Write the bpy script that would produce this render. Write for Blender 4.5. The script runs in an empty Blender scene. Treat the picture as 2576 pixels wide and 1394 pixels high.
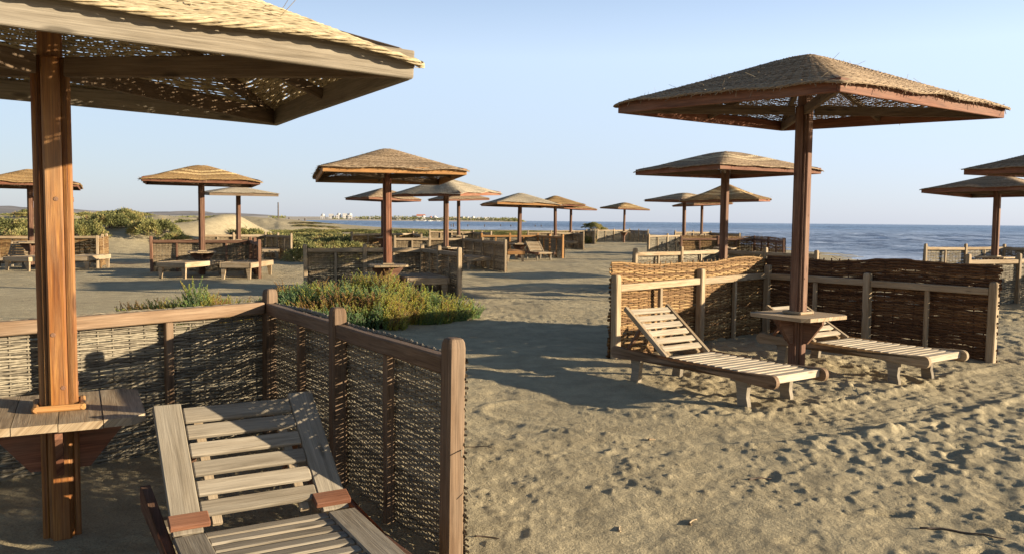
import bpy, math, random
import numpy as np
from mathutils import Vector, Matrix

# ------------------------------------------------------------------ camera, sky, sun
SC = bpy.context.scene
COL = SC.collection
H, F, CX, CY = 1.7, 2080.0, 1288.0, 697.0          # eye height; focal length and centre in 2576 px units
PITCH, ROLL = math.atan((697 - 556.5) / F), math.radians(.55)
FW = Vector((0, math.cos(PITCH), -math.sin(PITCH)))
UP = Vector((0, math.sin(PITCH), math.cos(PITCH)))
RV = math.cos(ROLL) * Vector((1, 0, 0)) + math.sin(ROLL) * UP
UV_ = -math.sin(ROLL) * Vector((1, 0, 0)) + math.cos(ROLL) * UP
cam = bpy.data.cameras.new('camera')
cam.sensor_width = 36
cam.lens = 36 * F / 2576
cam.clip_start = .05
cam.clip_end = 60000
co = bpy.data.objects.new('camera', cam)
COL.objects.link(co)
M3 = Matrix((RV, UV_, -FW)).transposed()
co.matrix_world = Matrix.Translation((0, 0, H)) @ M3.to_4x4()
SC.camera = co

SUN_EL = math.radians(11.5)
SUN_AZ = math.atan2(.97, -.21)                       # clockwise from +Y, towards the sun
W = bpy.data.worlds.new('World')
SC.world = W
W.use_nodes = True
nt = W.node_tree
bg = nt.nodes['Background']
sky = nt.nodes.new('ShaderNodeTexSky')
sky.sky_type = 'NISHITA'
sky.sun_disc = False
sky.sun_elevation = SUN_EL
sky.sun_rotation = SUN_AZ
sky.altitude = 0
sky.air_density = 1.0
sky.dust_density = .6
sky.ozone_density = 2.0
# pale humid air low over the sea: the physical sky is blended with a bluish white that fades out towards the zenith
geo = nt.nodes.new('ShaderNodeTexCoord')
sep = nt.nodes.new('ShaderNodeSeparateXYZ')
nt.links.new(geo.outputs['Generated'], sep.inputs[0])
rp = nt.nodes.new('ShaderNodeValToRGB')
while len(rp.color_ramp.elements) < 6:
    rp.color_ramp.elements.new(.5)
for e, (p_, c_) in zip(rp.color_ramp.elements, ((0, (.53, .59, .73)), (.06, (.56, .64, .81)), (.19, (.63, .755, .955)), (.34, (.26, .40, .64)), (.58, (.075, .125, .24)), (1, (.03, .06, .14)))):
    e.position = p_
    e.color = (*c_, 1)
nt.links.new(sep.outputs['Z'], rp.inputs[0])
sc_ = nt.nodes.new('ShaderNodeVectorMath')
sc_.operation = 'SCALE'
az_ = nt.nodes.new('ShaderNodeMath')                 # the sky is brighter towards the sun's side
az_.operation = 'MULTIPLY_ADD'
az_.inputs[1].default_value = .75
az_.inputs[2].default_value = 2.75
nt.links.new(sep.outputs['X'], az_.inputs[0])
nt.links.new(az_.outputs[0], sc_.inputs['Scale'])
nt.links.new(rp.outputs[0], sc_.inputs[0])
mxs = nt.nodes.new('ShaderNodeMix')
mxs.data_type = 'RGBA'
mxs.inputs[0].default_value = .85
nt.links.new(sky.outputs[0], mxs.inputs[6])
nt.links.new(sc_.outputs[0], mxs.inputs[7])
nt.links.new(mxs.outputs[2], bg.inputs[0])
bg.inputs[1].default_value = .15
sl = bpy.data.lights.new('sun', 'SUN')
sl.energy = 5.0
sl.angle = math.radians(.5)
sl.color = (1, .87, .66)
so = bpy.data.objects.new('sun', sl)
COL.objects.link(so)
sd = Vector((math.sin(SUN_AZ) * math.cos(SUN_EL), math.cos(SUN_AZ) * math.cos(SUN_EL), math.sin(SUN_EL)))
so.rotation_euler = sd.to_track_quat('Z', 'Y').to_euler()
so.location = (40, -10, 30)
SC.view_settings.view_transform = 'Standard'
SC.view_settings.look = 'None'
SC.view_settings.gamma = 1
SC.view_settings.exposure = 1.35
SC.cycles.max_bounces = 6
SC.cycles.transparent_max_bounces = 4

R = random.Random(7)
NR = np.random.default_rng(11)


def colx(px, Y):
    """world X of image column px at depth Y (eye level)"""
    return (px - CX) / F * Y


def pix(px, py, z=0.0):
    d = FW * F + RV * (px - CX) - UV_ * (py - CY)
    t = (z - H) / d.z
    return d.x * t, d.y * t


# ------------------------------------------------------------------ materials
def nodes(name):
    m = bpy.data.materials.new(name)
    m.use_nodes = True
    t = m.node_tree
    b = t.nodes['Principled BSDF']
    return m, t, b


def N(t, typ, **k):
    n = t.nodes.new('ShaderNode' + typ)
    for a, v in k.items():
        setattr(n, a, v)
    return n


def ramp(t, fac, stops):
    r = N(t, 'ValToRGB')
    while len(r.color_ramp.elements) < len(stops):
        r.color_ramp.elements.new(.5)
    for e, (p, c) in zip(r.color_ramp.elements, stops):
        e.position = p
        e.color = (*c, 1)
    t.links.new(fac, r.inputs[0])
    return r.outputs[0]


def mixc(t, fac, a, b, mode='MIX'):
    n = N(t, 'Mix', data_type='RGBA', blend_type=mode)
    for s, v in ((n.inputs[0], fac), (n.inputs[6], a), (n.inputs[7], b)):
        if isinstance(v, (int, float)):
            s.default_value = v
        elif isinstance(v, tuple):
            s.default_value = (*v, 1)
        else:
            t.links.new(v, s)
    return n.outputs[2]


def math_(t, op, a, b=None):
    n = N(t, 'Math', operation=op)
    for i, v in enumerate((a, b)):
        if v is None:
            continue
        if isinstance(v, (int, float)):
            n.inputs[i].default_value = v
        else:
            t.links.new(v, n.inputs[i])
    return n.outputs[0]


def noise(t, vec, scale, detail=4, rough=.55, dist=0):
    n = N(t, 'TexNoise')
    n.inputs['Scale'].default_value = scale
    n.inputs['Detail'].default_value = detail
    n.inputs['Roughness'].default_value = rough
    n.inputs['Distortion'].default_value = dist
    if vec is not None:
        t.links.new(vec, n.inputs['Vector'])
    return n.outputs[0]


def mapping(t, vec, scale):
    n = N(t, 'Mapping')
    n.inputs['Scale'].default_value = scale
    t.links.new(vec, n.inputs['Vector'])
    return n.outputs[0]


def wood(name, dark, mid, light, grey=(.30, .25, .19), greyness=.35, rough=.75, spec=.25, grain=1.0):
    m, t, b = nodes(name)
    uv = N(t, 'UVMap').outputs[0]
    g1 = noise(t, mapping(t, uv, (2.2, 42, 1)), 1.0, 7, .62, .6)
    g2 = noise(t, mapping(t, uv, (5, 170, 1)), 1.0, 3, .6)
    st = noise(t, mapping(t, uv, (1.1, 5, 1)), 1.0, 5, .6)
    info = N(t, 'ObjectInfo').outputs['Random']
    base = ramp(t, g1, [(.28, dark), (.5, mid), (.72, light)])
    fine = ramp(t, g2, [(.3, (.62, .6, .58)), (.62, (1.12, 1.1, 1.08))])
    base = mixc(t, .75 * grain, base, fine, 'MULTIPLY')
    wf = ramp(t, st, [(.42, (0, 0, 0)), (.66, (1, 1, 1))])
    base = mixc(t, math_(t, 'MULTIPLY', wf, greyness), base, mixc(t, .6, grey, fine, 'MULTIPLY'))
    # knots
    v = N(t, 'TexVoronoi')
    t.links.new(mapping(t, uv, (1.9, 7.5, 1)), v.inputs['Vector'])
    v.inputs['Scale'].default_value = 1
    kn = ramp(t, v.outputs['Distance'], [(.07, (1, 1, 1)), (.13, (0, 0, 0))])
    base = mixc(t, math_(t, 'MULTIPLY', kn, .65), base, tuple(c * .45 for c in dark))
    hs = N(t, 'HueSaturation')
    t.links.new(base, hs.inputs['Color'])
    t.links.new(math_(t, 'ADD', math_(t, 'MULTIPLY', info, .34), .83), hs.inputs['Value'])
    t.links.new(hs.outputs[0], b.inputs['Base Color'])
    b.inputs['Roughness'].default_value = rough
    b.inputs['Specular IOR Level'].default_value = spec
    bp = N(t, 'Bump')
    bp.inputs['Strength'].default_value = .5
    bp.inputs['Distance'].default_value = .004
    t.links.new(math_(t, 'ADD', g1, math_(t, 'MULTIPLY', g2, .5)), bp.inputs['Height'])
    t.links.new(bp.outputs[0], b.inputs['Normal'])
    return m


def strands(name, stops, rough=.7, transl=0.0):
    """material for woven twigs and leaves: colour picked by the per-strand attribute 'tone'"""
    m, t, b = nodes(name)
    at = N(t, 'Attribute', attribute_name='tone').outputs['Fac']
    c = ramp(t, at, stops)
    tc = N(t, 'TexCoord').outputs['Object']
    n = noise(t, tc, 38, 3)
    c = mixc(t, .8, c, ramp(t, n, [(.3, (.66, .66, .66)), (.7, (1.2, 1.2, 1.2))]), 'MULTIPLY')
    t.links.new(c, b.inputs['Base Color'])
    b.inputs['Roughness'].default_value = rough
    b.inputs['Specular IOR Level'].default_value = .2
    if transl:
        tr = N(t, 'BsdfTranslucent')
        t.links.new(c, tr.inputs[0])
        mx = N(t, 'MixShader')
        mx.inputs[0].default_value = transl
        t.links.new(b.outputs[0], mx.inputs[1])
        t.links.new(tr.outputs[0], mx.inputs[2])
        t.links.new(mx.outputs[0], t.nodes['Material Output'].inputs[0])
    return m


def plain(name, c, rough=.8, var=.25, scale=3.0):
    m, t, b = nodes(name)
    n = noise(t, N(t, 'TexCoord').outputs['Object'], scale, 4)
    col = ramp(t, n, [(.3, tuple(x * (1 - var) for x in c)), (.7, tuple(min(1, x * (1 + var)) for x in c))])
    t.links.new(col, b.inputs['Base Color'])
    b.inputs['Roughness'].default_value = rough
    return m


MAT = {}
MAT['orange'] = wood('varnished_orange_wood', (.10, .032, .008), (.22, .08, .016), (.36, .16, .035), (.36, .25, .13), .35, .5, .35)
MAT['brown'] = wood('brown_timber', (.065, .030, .017), (.14, .065, .036), (.23, .12, .07), (.26, .17, .11), .45)
MAT['walnut'] = wood('sun_worn_brown_timber', (.085, .046, .022), (.165, .098, .052), (.25, .162, .095), (.27, .195, .13), .5)
MAT['red'] = wood('reddish_timber', (.08, .030, .016), (.17, .064, .032), (.27, .11, .055), (.30, .19, .12), .3)
MAT['grey'] = wood('weathered_grey_timber', (.145, .115, .079), (.235, .193, .138), (.31, .264, .197), (.28, .244, .19), .5, .85, .15)
MAT['pale'] = wood('bleached_slat_timber', (.26, .20, .135), (.41, .335, .235), (.51, .43, .32), (.46, .40, .31), .4, .85, .15)
MAT['tan'] = wood('sun_bleached_tan_timber', (.17, .112, .060), (.29, .205, .118), (.41, .312, .195), (.40, .33, .235), .5, .8, .2)
MAT['gold'] = wood('golden_timber', (.20, .09, .025), (.34, .16, .05), (.46, .25, .09), (.36, .24, .12), .25, .7, .25)
MAT['dark'] = wood('dark_brown_timber', (.06, .038, .022), (.12, .078, .045), (.19, .13, .08), (.2, .15, .1), .4)  # dark brown wood for rafters, tie beams and one parasol's fascia
MAT['wk_grey'] = strands('silvery_wicker', [(0, (.145, .118, .082)), (.5, (.22, .18, .123)), (1, (.31, .26, .18))])
MAT['wk_pale'] = strands('straw_wicker', [(0, (.27, .20, .11)), (.55, (.47, .37, .22)), (1, (.62, .52, .34))])
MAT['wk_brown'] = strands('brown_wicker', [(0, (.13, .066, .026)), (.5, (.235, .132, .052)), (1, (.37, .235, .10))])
MAT['wk_backlit'] = strands('backlit_twigs', [(0, (.07, .033, .016)), (.5, (.13, .064, .029)), (1, (.22, .12, .052))])  # darker copy of the brown wicker: the backlit panel's shade put into colour
MAT['wk_fence'] = strands('tan_wicker', [(0, (.13, .09, .05)), (.5, (.26, .19, .11)), (1, (.40, .30, .18))])
MAT['wk_roof'] = strands('roof_wicker', [(0, (.165, .108, .06)), (.38, (.29, .198, .116)), (.64, (.39, .28, .17)), (.8, (.50, .38, .23)), (1, (.56, .44, .27))])
MAT['wk_roof_warm'] = strands('warm_roof_wicker', [(0, (.17, .098, .04)), (.38, (.28, .17, .07)), (.64, (.37, .235, .10)), (.8, (.54, .38, .18)), (1, (.60, .43, .21))])
MAT['wk_roof_pale'] = strands('grey_roof_wicker', [(0, (.24, .19, .13)), (.5, (.40, .33, .23)), (1, (.54, .46, .33))])
MAT['leaf'] = strands('dune_shrub_leaf', [(0, (.13, .135, .05)), (.35, (.25, .24, .085)), (.65, (.36, .32, .11)), (.85, (.42, .32, .125)), (1, (.34, .20, .10))], .8, .35)
MAT['leaf_near'] = strands('seablite_leaf', [(0, (.19, .30, .13)), (.3, (.27, .37, .12)), (.55, (.42, .44, .09)), (.8, (.52, .42, .08)), (1, (.40, .22, .08))], .7, .5)
MAT['stem'] = plain('woody_stem', (.10, .065, .04))
MAT['white'] = plain('whitewash', (.50, .46, .41), .8, .1)
MAT['terra'] = plain('terracotta', (.45, .17, .10), .85, .15)
MAT['pane'] = plain('dark_window', (.06, .07, .09), .3, .1)
MAT['pole'] = plain('weathered_pole', (.09, .065, .05), .9)


def sand_material():
    m, t, b = nodes('beach_sand')
    tc = N(t, 'TexCoord').outputs['Object']
    big = noise(t, tc, .35, 5, .6)
    mid = noise(t, tc, 3.2, 6, .65)
    fine = noise(t, tc, 95, 3, .7)
    c = ramp(t, big, [(.3, (.32, .258, .156)), (.7, (.405, .332, .206))])
    c = mixc(t, .7, c, ramp(t, mid, [(.30, (.66, .65, .63)), (.58, (1.1, 1.09, 1.07))]), 'MULTIPLY')
    c = mixc(t, .8, c, ramp(t, fine, [(.30, (.5, .48, .46)), (.48, (1, 1, 1)), (.72, (1.3, 1.28, 1.25))]), 'MULTIPLY')
    sp = N(t, 'TexVoronoi')
    sp.inputs['Scale'].default_value = 26
    t.links.new(tc, sp.inputs['Vector'])
    dark = ramp(t, sp.outputs['Distance'], [(.07, (1, 1, 1)), (.14, (0, 0, 0))])
    gate = ramp(t, noise(t, tc, 1.7, 4), [(.52, (0, 0, 0)), (.66, (1, 1, 1))])
    dm = N(t, 'Mix', data_type='RGBA', blend_type='MULTIPLY')
    dm.inputs[0].default_value = 1
    t.links.new(dark, dm.inputs[6])
    t.links.new(gate, dm.inputs[7])
    c = mixc(t, math_(t, 'MULTIPLY', dm.outputs[2], .6), c, (.09, .062, .036))
    t.links.new(c, b.inputs['Base Color'])
    b.inputs['Roughness'].default_value = .95
    b.inputs['Specular IOR Level'].default_value = .1
    bp = N(t, 'Bump')
    bp.inputs['Strength'].default_value = .75
    bp.inputs['Distance'].default_value = .025
    hgt = math_(t, 'ADD', math_(t, 'MULTIPLY', noise(t, tc, 14, 6, .7), 1.2), math_(t, 'MULTIPLY', fine, .25))
    t.links.new(hgt, bp.inputs['Height'])
    t.links.new(bp.outputs[0], b.inputs['Normal'])
    return m


def sea_material():
    m, t, b = nodes('sea_water')
    tc = N(t, 'TexCoord').outputs['Object']
    sep = N(t, 'SeparateXYZ')
    t.links.new(tc, sep.inputs[0])
    dist = N(t, 'VectorMath', operation='LENGTH')
    t.links.new(tc, dist.inputs[0])
    wv = noise(t, mapping(t, tc, (.09, .40, 1)), 1.0, 6, .7)
    wv2 = noise(t, mapping(t, tc, (.012, .075, 1)), 1.0, 7, .75)
    wv3 = noise(t, mapping(t, tc, (.0015, .008, 1)), 1.0, 6, .72)
    # shallow reef flat near the beach, deeper blue beyond it
    mr = N(t, 'MapRange')
    mr.inputs[1].default_value = 45
    mr.inputs[2].default_value = 420
    t.links.new(dist.outputs['Value'], mr.inputs[0])
    c = mixc(t, mr.outputs[0], (.33, .355, .40), (.075, .13, .215))
    for w_, k_ in ((wv, .9), (wv2, .9), (wv3, .8)):  # light and dark sides of the waves put into the water colour
        c = mixc(t, k_, c, ramp(t, w_, [(.37, (.45, .49, .56)), (.5, (.95, .95, .97)), (.63, (1.6, 1.55, 1.48))]), 'MULTIPLY')
    foam = noise(t, mapping(t, tc, (.02, .16, 1)), 1.0, 8, .75)
    ff = ramp(t, foam, [(.615, (0, 0, 0)), (.66, (1, 1, 1))])
    c = mixc(t, math_(t, 'MULTIPLY', ff, .75), c, (.75, .77, .78))
    t.links.new(c, b.inputs['Base Color'])
    b.inputs['Roughness'].default_value = .28
    b.inputs['IOR'].default_value = 1.33
    b.inputs['Specular IOR Level'].default_value = .3
    bp = N(t, 'Bump')
    bp.inputs['Strength'].default_value = 1.0
    bp.inputs['Distance'].default_value = 1.5
    t.links.new(math_(t, 'ADD', math_(t, 'MULTIPLY', wv, .25), wv2), bp.inputs['Height'])
    t.links.new(bp.outputs[0], b.inputs['Normal'])
    return m


MAT['sand'] = sand_material()
MAT['sea'] = sea_material()


# ------------------------------------------------------------------ object helpers
def tag(o, label=None, cat=None, group=None, kind=None):
    for k, v in (('label', label), ('category', cat), ('group', group), ('kind', kind)):
        if v:
            o[k] = v
    return o


def empty(name, loc, rz, label, cat, group=None):
    o = bpy.data.objects.new(name, None)
    o.empty_display_size = .2
    COL.objects.link(o)
    o.location = loc
    o.rotation_euler = (0, 0, rz)
    return tag(o, label, cat, group)


def link(name, me, mat, parent=None):
    o = bpy.data.objects.new(name, me)
    if mat is not None and not me.materials:
        me.materials.append(mat)
    COL.objects.link(o)
    o.parent = parent
    return o


class MB:
    """collects faces; build() links them as one mesh object"""

    def __init__(s):
        s.v, s.f, s.uv = [], [], []

    def face(s, pts, uvs):
        n = len(s.v)
        s.v += [tuple(p) for p in pts]
        s.f.append(tuple(range(n, n + len(pts))))
        s.uv += uvs

    def loft(s, rings, us, caps=True):
        """rings: lists of points; us: u coordinate of each ring"""
        ou, ov = R.random() * 40, R.random() * 40
        n = len(rings[0])
        base = len(s.v)
        for r in rings:
            s.v += [tuple(p) for p in r]
        per = [0]
        big = max(rings, key=lambda r: (Vector(r[0]) - Vector(r[n // 2])).length)
        for k in range(n):
            per.append(per[-1] + (Vector(big[(k + 1) % n]) - Vector(big[k])).length)
        for i in range(len(rings) - 1):
            for k in range(n):
                a, b_ = base + i * n + k, base + i * n + (k + 1) % n
                s.f.append((a, b_, b_ + n, a + n))
                s.uv += [(us[i] + ou, per[k] + ov), (us[i] + ou, per[k + 1] + ov), (us[i + 1] + ou, per[k + 1] + ov), (us[i + 1] + ou, per[k] + ov)]
        if caps:
            for i, rev in ((0, True), (len(rings) - 1, False)):
                idx = [base + i * n + k for k in range(n)]
                if rev:
                    idx.reverse()
                s.f.append(tuple(idx))
                p0 = Vector(s.v[idx[0]])
                e = (Vector(s.v[idx[1]]) - p0).normalized()
                for q in idx:
                    d = Vector(s.v[q]) - p0
                    a = d.dot(e)
                    s.uv.append((a + ou, (d - a * e).length + ov))
        return s

    def beam(s, p0, p1, w, h, up=(0, 0, 1), ch=.006, wob=0.0, seg=1, taper=1.0):
        """board from p0 to p1, w across, h along up, with chamfered edges"""
        p0, p1 = Vector(p0), Vector(p1)
        d = p1 - p0
        L = d.length
        d.normalize()
        up = Vector(up)
        up = (up - up.dot(d) * d).normalized()
        side = d.cross(up)
        c = min(ch, w * .3, h * .3)

        def ring(t, sc, ins, dx, dz):
            a, b_ = (w / 2) * sc - ins, (h / 2) * sc - ins
            cc = c * .9
            o = p0 + d * t + side * dx + up * dz
            q = [(a - cc, -b_), (a, -b_ + cc), (a, b_ - cc), (a - cc, b_), (-a + cc, b_), (-a, b_ - cc), (-a, -b_ + cc), (-a + cc, -b_)]
            return [o + side * x + up * y for x, y in q]
        ts = [0, c] + [c + (L - 2 * c) * k / seg for k in range(1, seg)] + [L - c, L]
        rs = []
        for i, t in enumerate(ts):
            j = 0 < i < len(ts) - 1
            dx = R.uniform(-wob, wob) if wob else 0
            dz = R.uniform(-wob, wob) if wob else 0
            sc = 1 + (taper - 1) * t / L
            rs.append(ring(t, sc, 0 if j else c * .6, dx, dz))
        return s.loft(rs, ts)

    def prism(s, poly, o, ex, ey, ez, th):
        """polygon in the ex/ey plane extruded th along ez (centred)"""
        o, ex, ey, ez = Vector(o), Vector(ex), Vector(ey), Vector(ez)
        A = [o + ex * x + ey * y - ez * th / 2 for x, y in poly]
        B = [o + ex * x + ey * y + ez * th / 2 for x, y in poly]
        ou, ov = R.random() * 40, R.random() * 40
        n = len(poly)
        if sum(poly[i][0] * poly[(i + 1) % n][1] - poly[(i + 1) % n][0] * poly[i][1] for i in range(n)) < 0:
            poly = poly[::-1]
            A.reverse()
            B.reverse()
        if ex.cross(ey).dot(ez) < 0:
            A, B = B, A
        uvp = [(x + ou, y + ov) for x, y in poly]
        s.face(B, uvp)
        s.face(A[::-1], uvp[::-1])
        for i in range(n):
            j = (i + 1) % n
            s.face([A[i], A[j], B[j], B[i]], [uvp[i], uvp[j], (uvp[j][0], uvp[j][1] + th), (uvp[i][0], uvp[i][1] + th)])
        return s

    def mesh(s, name, mat, smooth=False):
        me = bpy.data.meshes.new(name)
        me.from_pydata(s.v, [], s.f)
        l = me.uv_layers.new(name='UVMap')
        l.data.foreach_set('uv', np.array(s.uv, 'f').ravel())
        me.materials.append(mat)
        if smooth:
            me.shade_smooth()
        me.update()
        return me

    def build(s, name, mat, parent=None, smooth=False):
        return link(name, s.mesh(name, mat, smooth), mat, parent)


def np_mesh(name, V, Q, tone=None, mat=None, smooth=True, tris=False):
    """mesh from numpy verts and quads (or triangles) with a per-vertex attribute 'tone'"""
    k = 3 if tris else 4
    me = bpy.data.meshes.new(name)
    me.vertices.add(len(V))
    me.vertices.foreach_set('co', np.ascontiguousarray(V, 'f').ravel())
    me.loops.add(len(Q) * k)
    me.loops.foreach_set('vertex_index', np.ascontiguousarray(Q, 'i').ravel())
    me.polygons.add(len(Q))
    me.polygons.foreach_set('loop_start', np.arange(0, len(Q) * k, k, dtype='i'))
    if tone is not None:
        a = me.attributes.new('tone', 'FLOAT', 'POINT')
        a.data.foreach_set('value', np.ascontiguousarray(tone, 'f'))
    if mat:
        me.materials.append(mat)
    me.update(calc_edges=True)
    if smooth:
        me.shade_smooth()
    me.validate()
    return me


class TB:
    """numpy tubes (4-sided) and leaf quads gathered into one mesh"""

    def __init__(s):
        s.V, s.Q, s.T, s.n = [], [], [], 0

    def tubes(s, P, side, nrm, rw, rt, tone, closed=False):
        n, m, _ = P.shape
        if np.ndim(rw) == 1:
            rw = np.asarray(rw)[:, None, None]
        if np.ndim(rt) == 1:
            rt = np.asarray(rt)[:, None, None]
        V = np.stack([P + side * rw, P + nrm * rt, P - side * rw, P - nrm * rt], 2).reshape(-1, 3)
        i = np.arange(n)[:, None, None] * m * 4
        j = np.arange(m if closed else m - 1)[None, :, None]
        k = np.arange(4)[None, None, :]
        j2 = (j + 1) % m
        q = np.stack([i + j * 4 + k, i + j * 4 + (k + 1) % 4, i + j2 * 4 + (k + 1) % 4, i + j2 * 4 + k], -1).reshape(-1, 4)
        s.V.append(V)
        s.Q.append(q + s.n)
        s.T.append(np.repeat(np.asarray(tone, 'f'), m * 4))
        s.n += len(V)

    def leaves(s, P, D, Wd, length, width, tone):
        """flat pointed leaves at P along D, widened along Wd"""
        length, width = np.asarray(length)[:, None], np.asarray(width)[:, None]
        V = np.stack([P, P + D * length * .5 + Wd * width, P + D * length, P + D * length * .5 - Wd * width], 1).reshape(-1, 3)
        q = np.arange(len(P) * 4).reshape(-1, 4)
        s.V.append(V)
        s.Q.append(q + s.n)
        s.T.append(np.repeat(np.asarray(tone, 'f'), 4))
        s.n += len(V)

    def mesh(s, name, mat, smooth=True):
        return np_mesh(name, np.concatenate(s.V), np.concatenate(s.Q), np.concatenate(s.T), mat, smooth)


# ------------------------------------------------------------------ terrain
def vnoise(x, y, seed=0):
    xi, yi = np.floor(x), np.floor(y)
    fx, fy = x - xi, y - yi
    fx, fy = fx * fx * (3 - 2 * fx), fy * fy * (3 - 2 * fy)

    def h(a, b):
        v = np.sin(a * 127.1 + b * 311.7 + seed * 74.7) * 43758.5453
        return v - np.floor(v)
    return (h(xi, yi) * (1 - fx) + h(xi + 1, yi) * fx) * (1 - fy) + (h(xi, yi + 1) * (1 - fx) + h(xi + 1, yi + 1) * fx) * fy - .5


def fbm(x, y, oct=4, seed=0, gain=.5):
    v, a = 0, 1.0
    for o in range(oct):
        v = v + a * vnoise(x * 2 ** o + o * 17.3, y * 2 ** o - o * 9.1, seed + o)
        a *= gain
    return v


def sstep(a, b, x):
    t = np.clip((x - a) / (b - a), 0, 1)
    return t * t * (3 - 2 * t)


# dune hummocks: x, y, height, radius x, radius y
DUNES = [(-19.6, 44, 1.2, 3.4, 5.5), (-23.5, 46, .6, 3.0, 5), (-28, 55, .9, 6, 7), (-16.9, 49, 1.25, 1.8, 4.5), (-18.5, 54, 1.2, 3.4, 5),
         (-36, 62, 1.7, 8, 8), (-30, 44, .8, 6, 5), (-9.5, 46, .55, 3, 4), (-8.5, 60, .4, 5, 5), (-3, 66, .4, 4, 4), (4, 82, .3, 5, 6),
         (-14, 75, .5, 7, 7), (-25, 85, 1.4, 9, 8), (-40, 95, 1.6, 11, 9), (-4, 84, .3, 5, 5), (-10, 100, .25, 8, 7),
         (1.5, 100, .25, 8, 7), (9.0, 92, .95, 1.6, 5), (-27, 120, .5, 10, 9), (-60, 120, 2.0, 14, 12), (-50, 150, 2.0, 20, 14), (-80, 180, 2.0, 30, 20),
         (-110, 140, 2.0, 25, 20), (-4, 125, .1, 10, 8)]


def terrain(x, y):
    x, y = np.asarray(x, float), np.asarray(y, float)
    z = 0.05 * fbm(x * .11, y * .11, 3, 5) * sstep(6, 20, y)
    for a, b, h, rx, ry in DUNES:
        d = ((x - a) / rx) ** 2 + ((y - b) / ry) ** 2
        z = z + h * np.exp(-d * 1.1) * sstep(24, 38, y)
    z = z + np.maximum(fbm(x * .16, y * .16, 4, 9), -.2) * .45 * sstep(44, 62, y) * sstep(10, 2, x) * np.where(x > -.285 * y, sstep(150, 60, y) * .6, 1)
    z = z + (.16 * fbm(x * .5, y * .5, 3, 3)) * sstep(38, 60, y) * sstep(160, 90, y) * sstep(10, 2, x)
    # beach falling to the sea on the right and to the bay at the back
    xs = 24.0 + np.maximum(48 - y, 0) * .22 + 1.2 * np.sin(y * .09)
    s = x - xs
    z = z - .5 * sstep(-10, 0, s) - 1.6 * sstep(0, 14, s)
    bay = sstep(150, 245, y) * sstep(-.42, -.30, x / np.maximum(y, 1))
    z = z * (1 - bay) - 2.6 * bay
    return z


def tz(x, y):
    return float(terrain(x, y))


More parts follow.
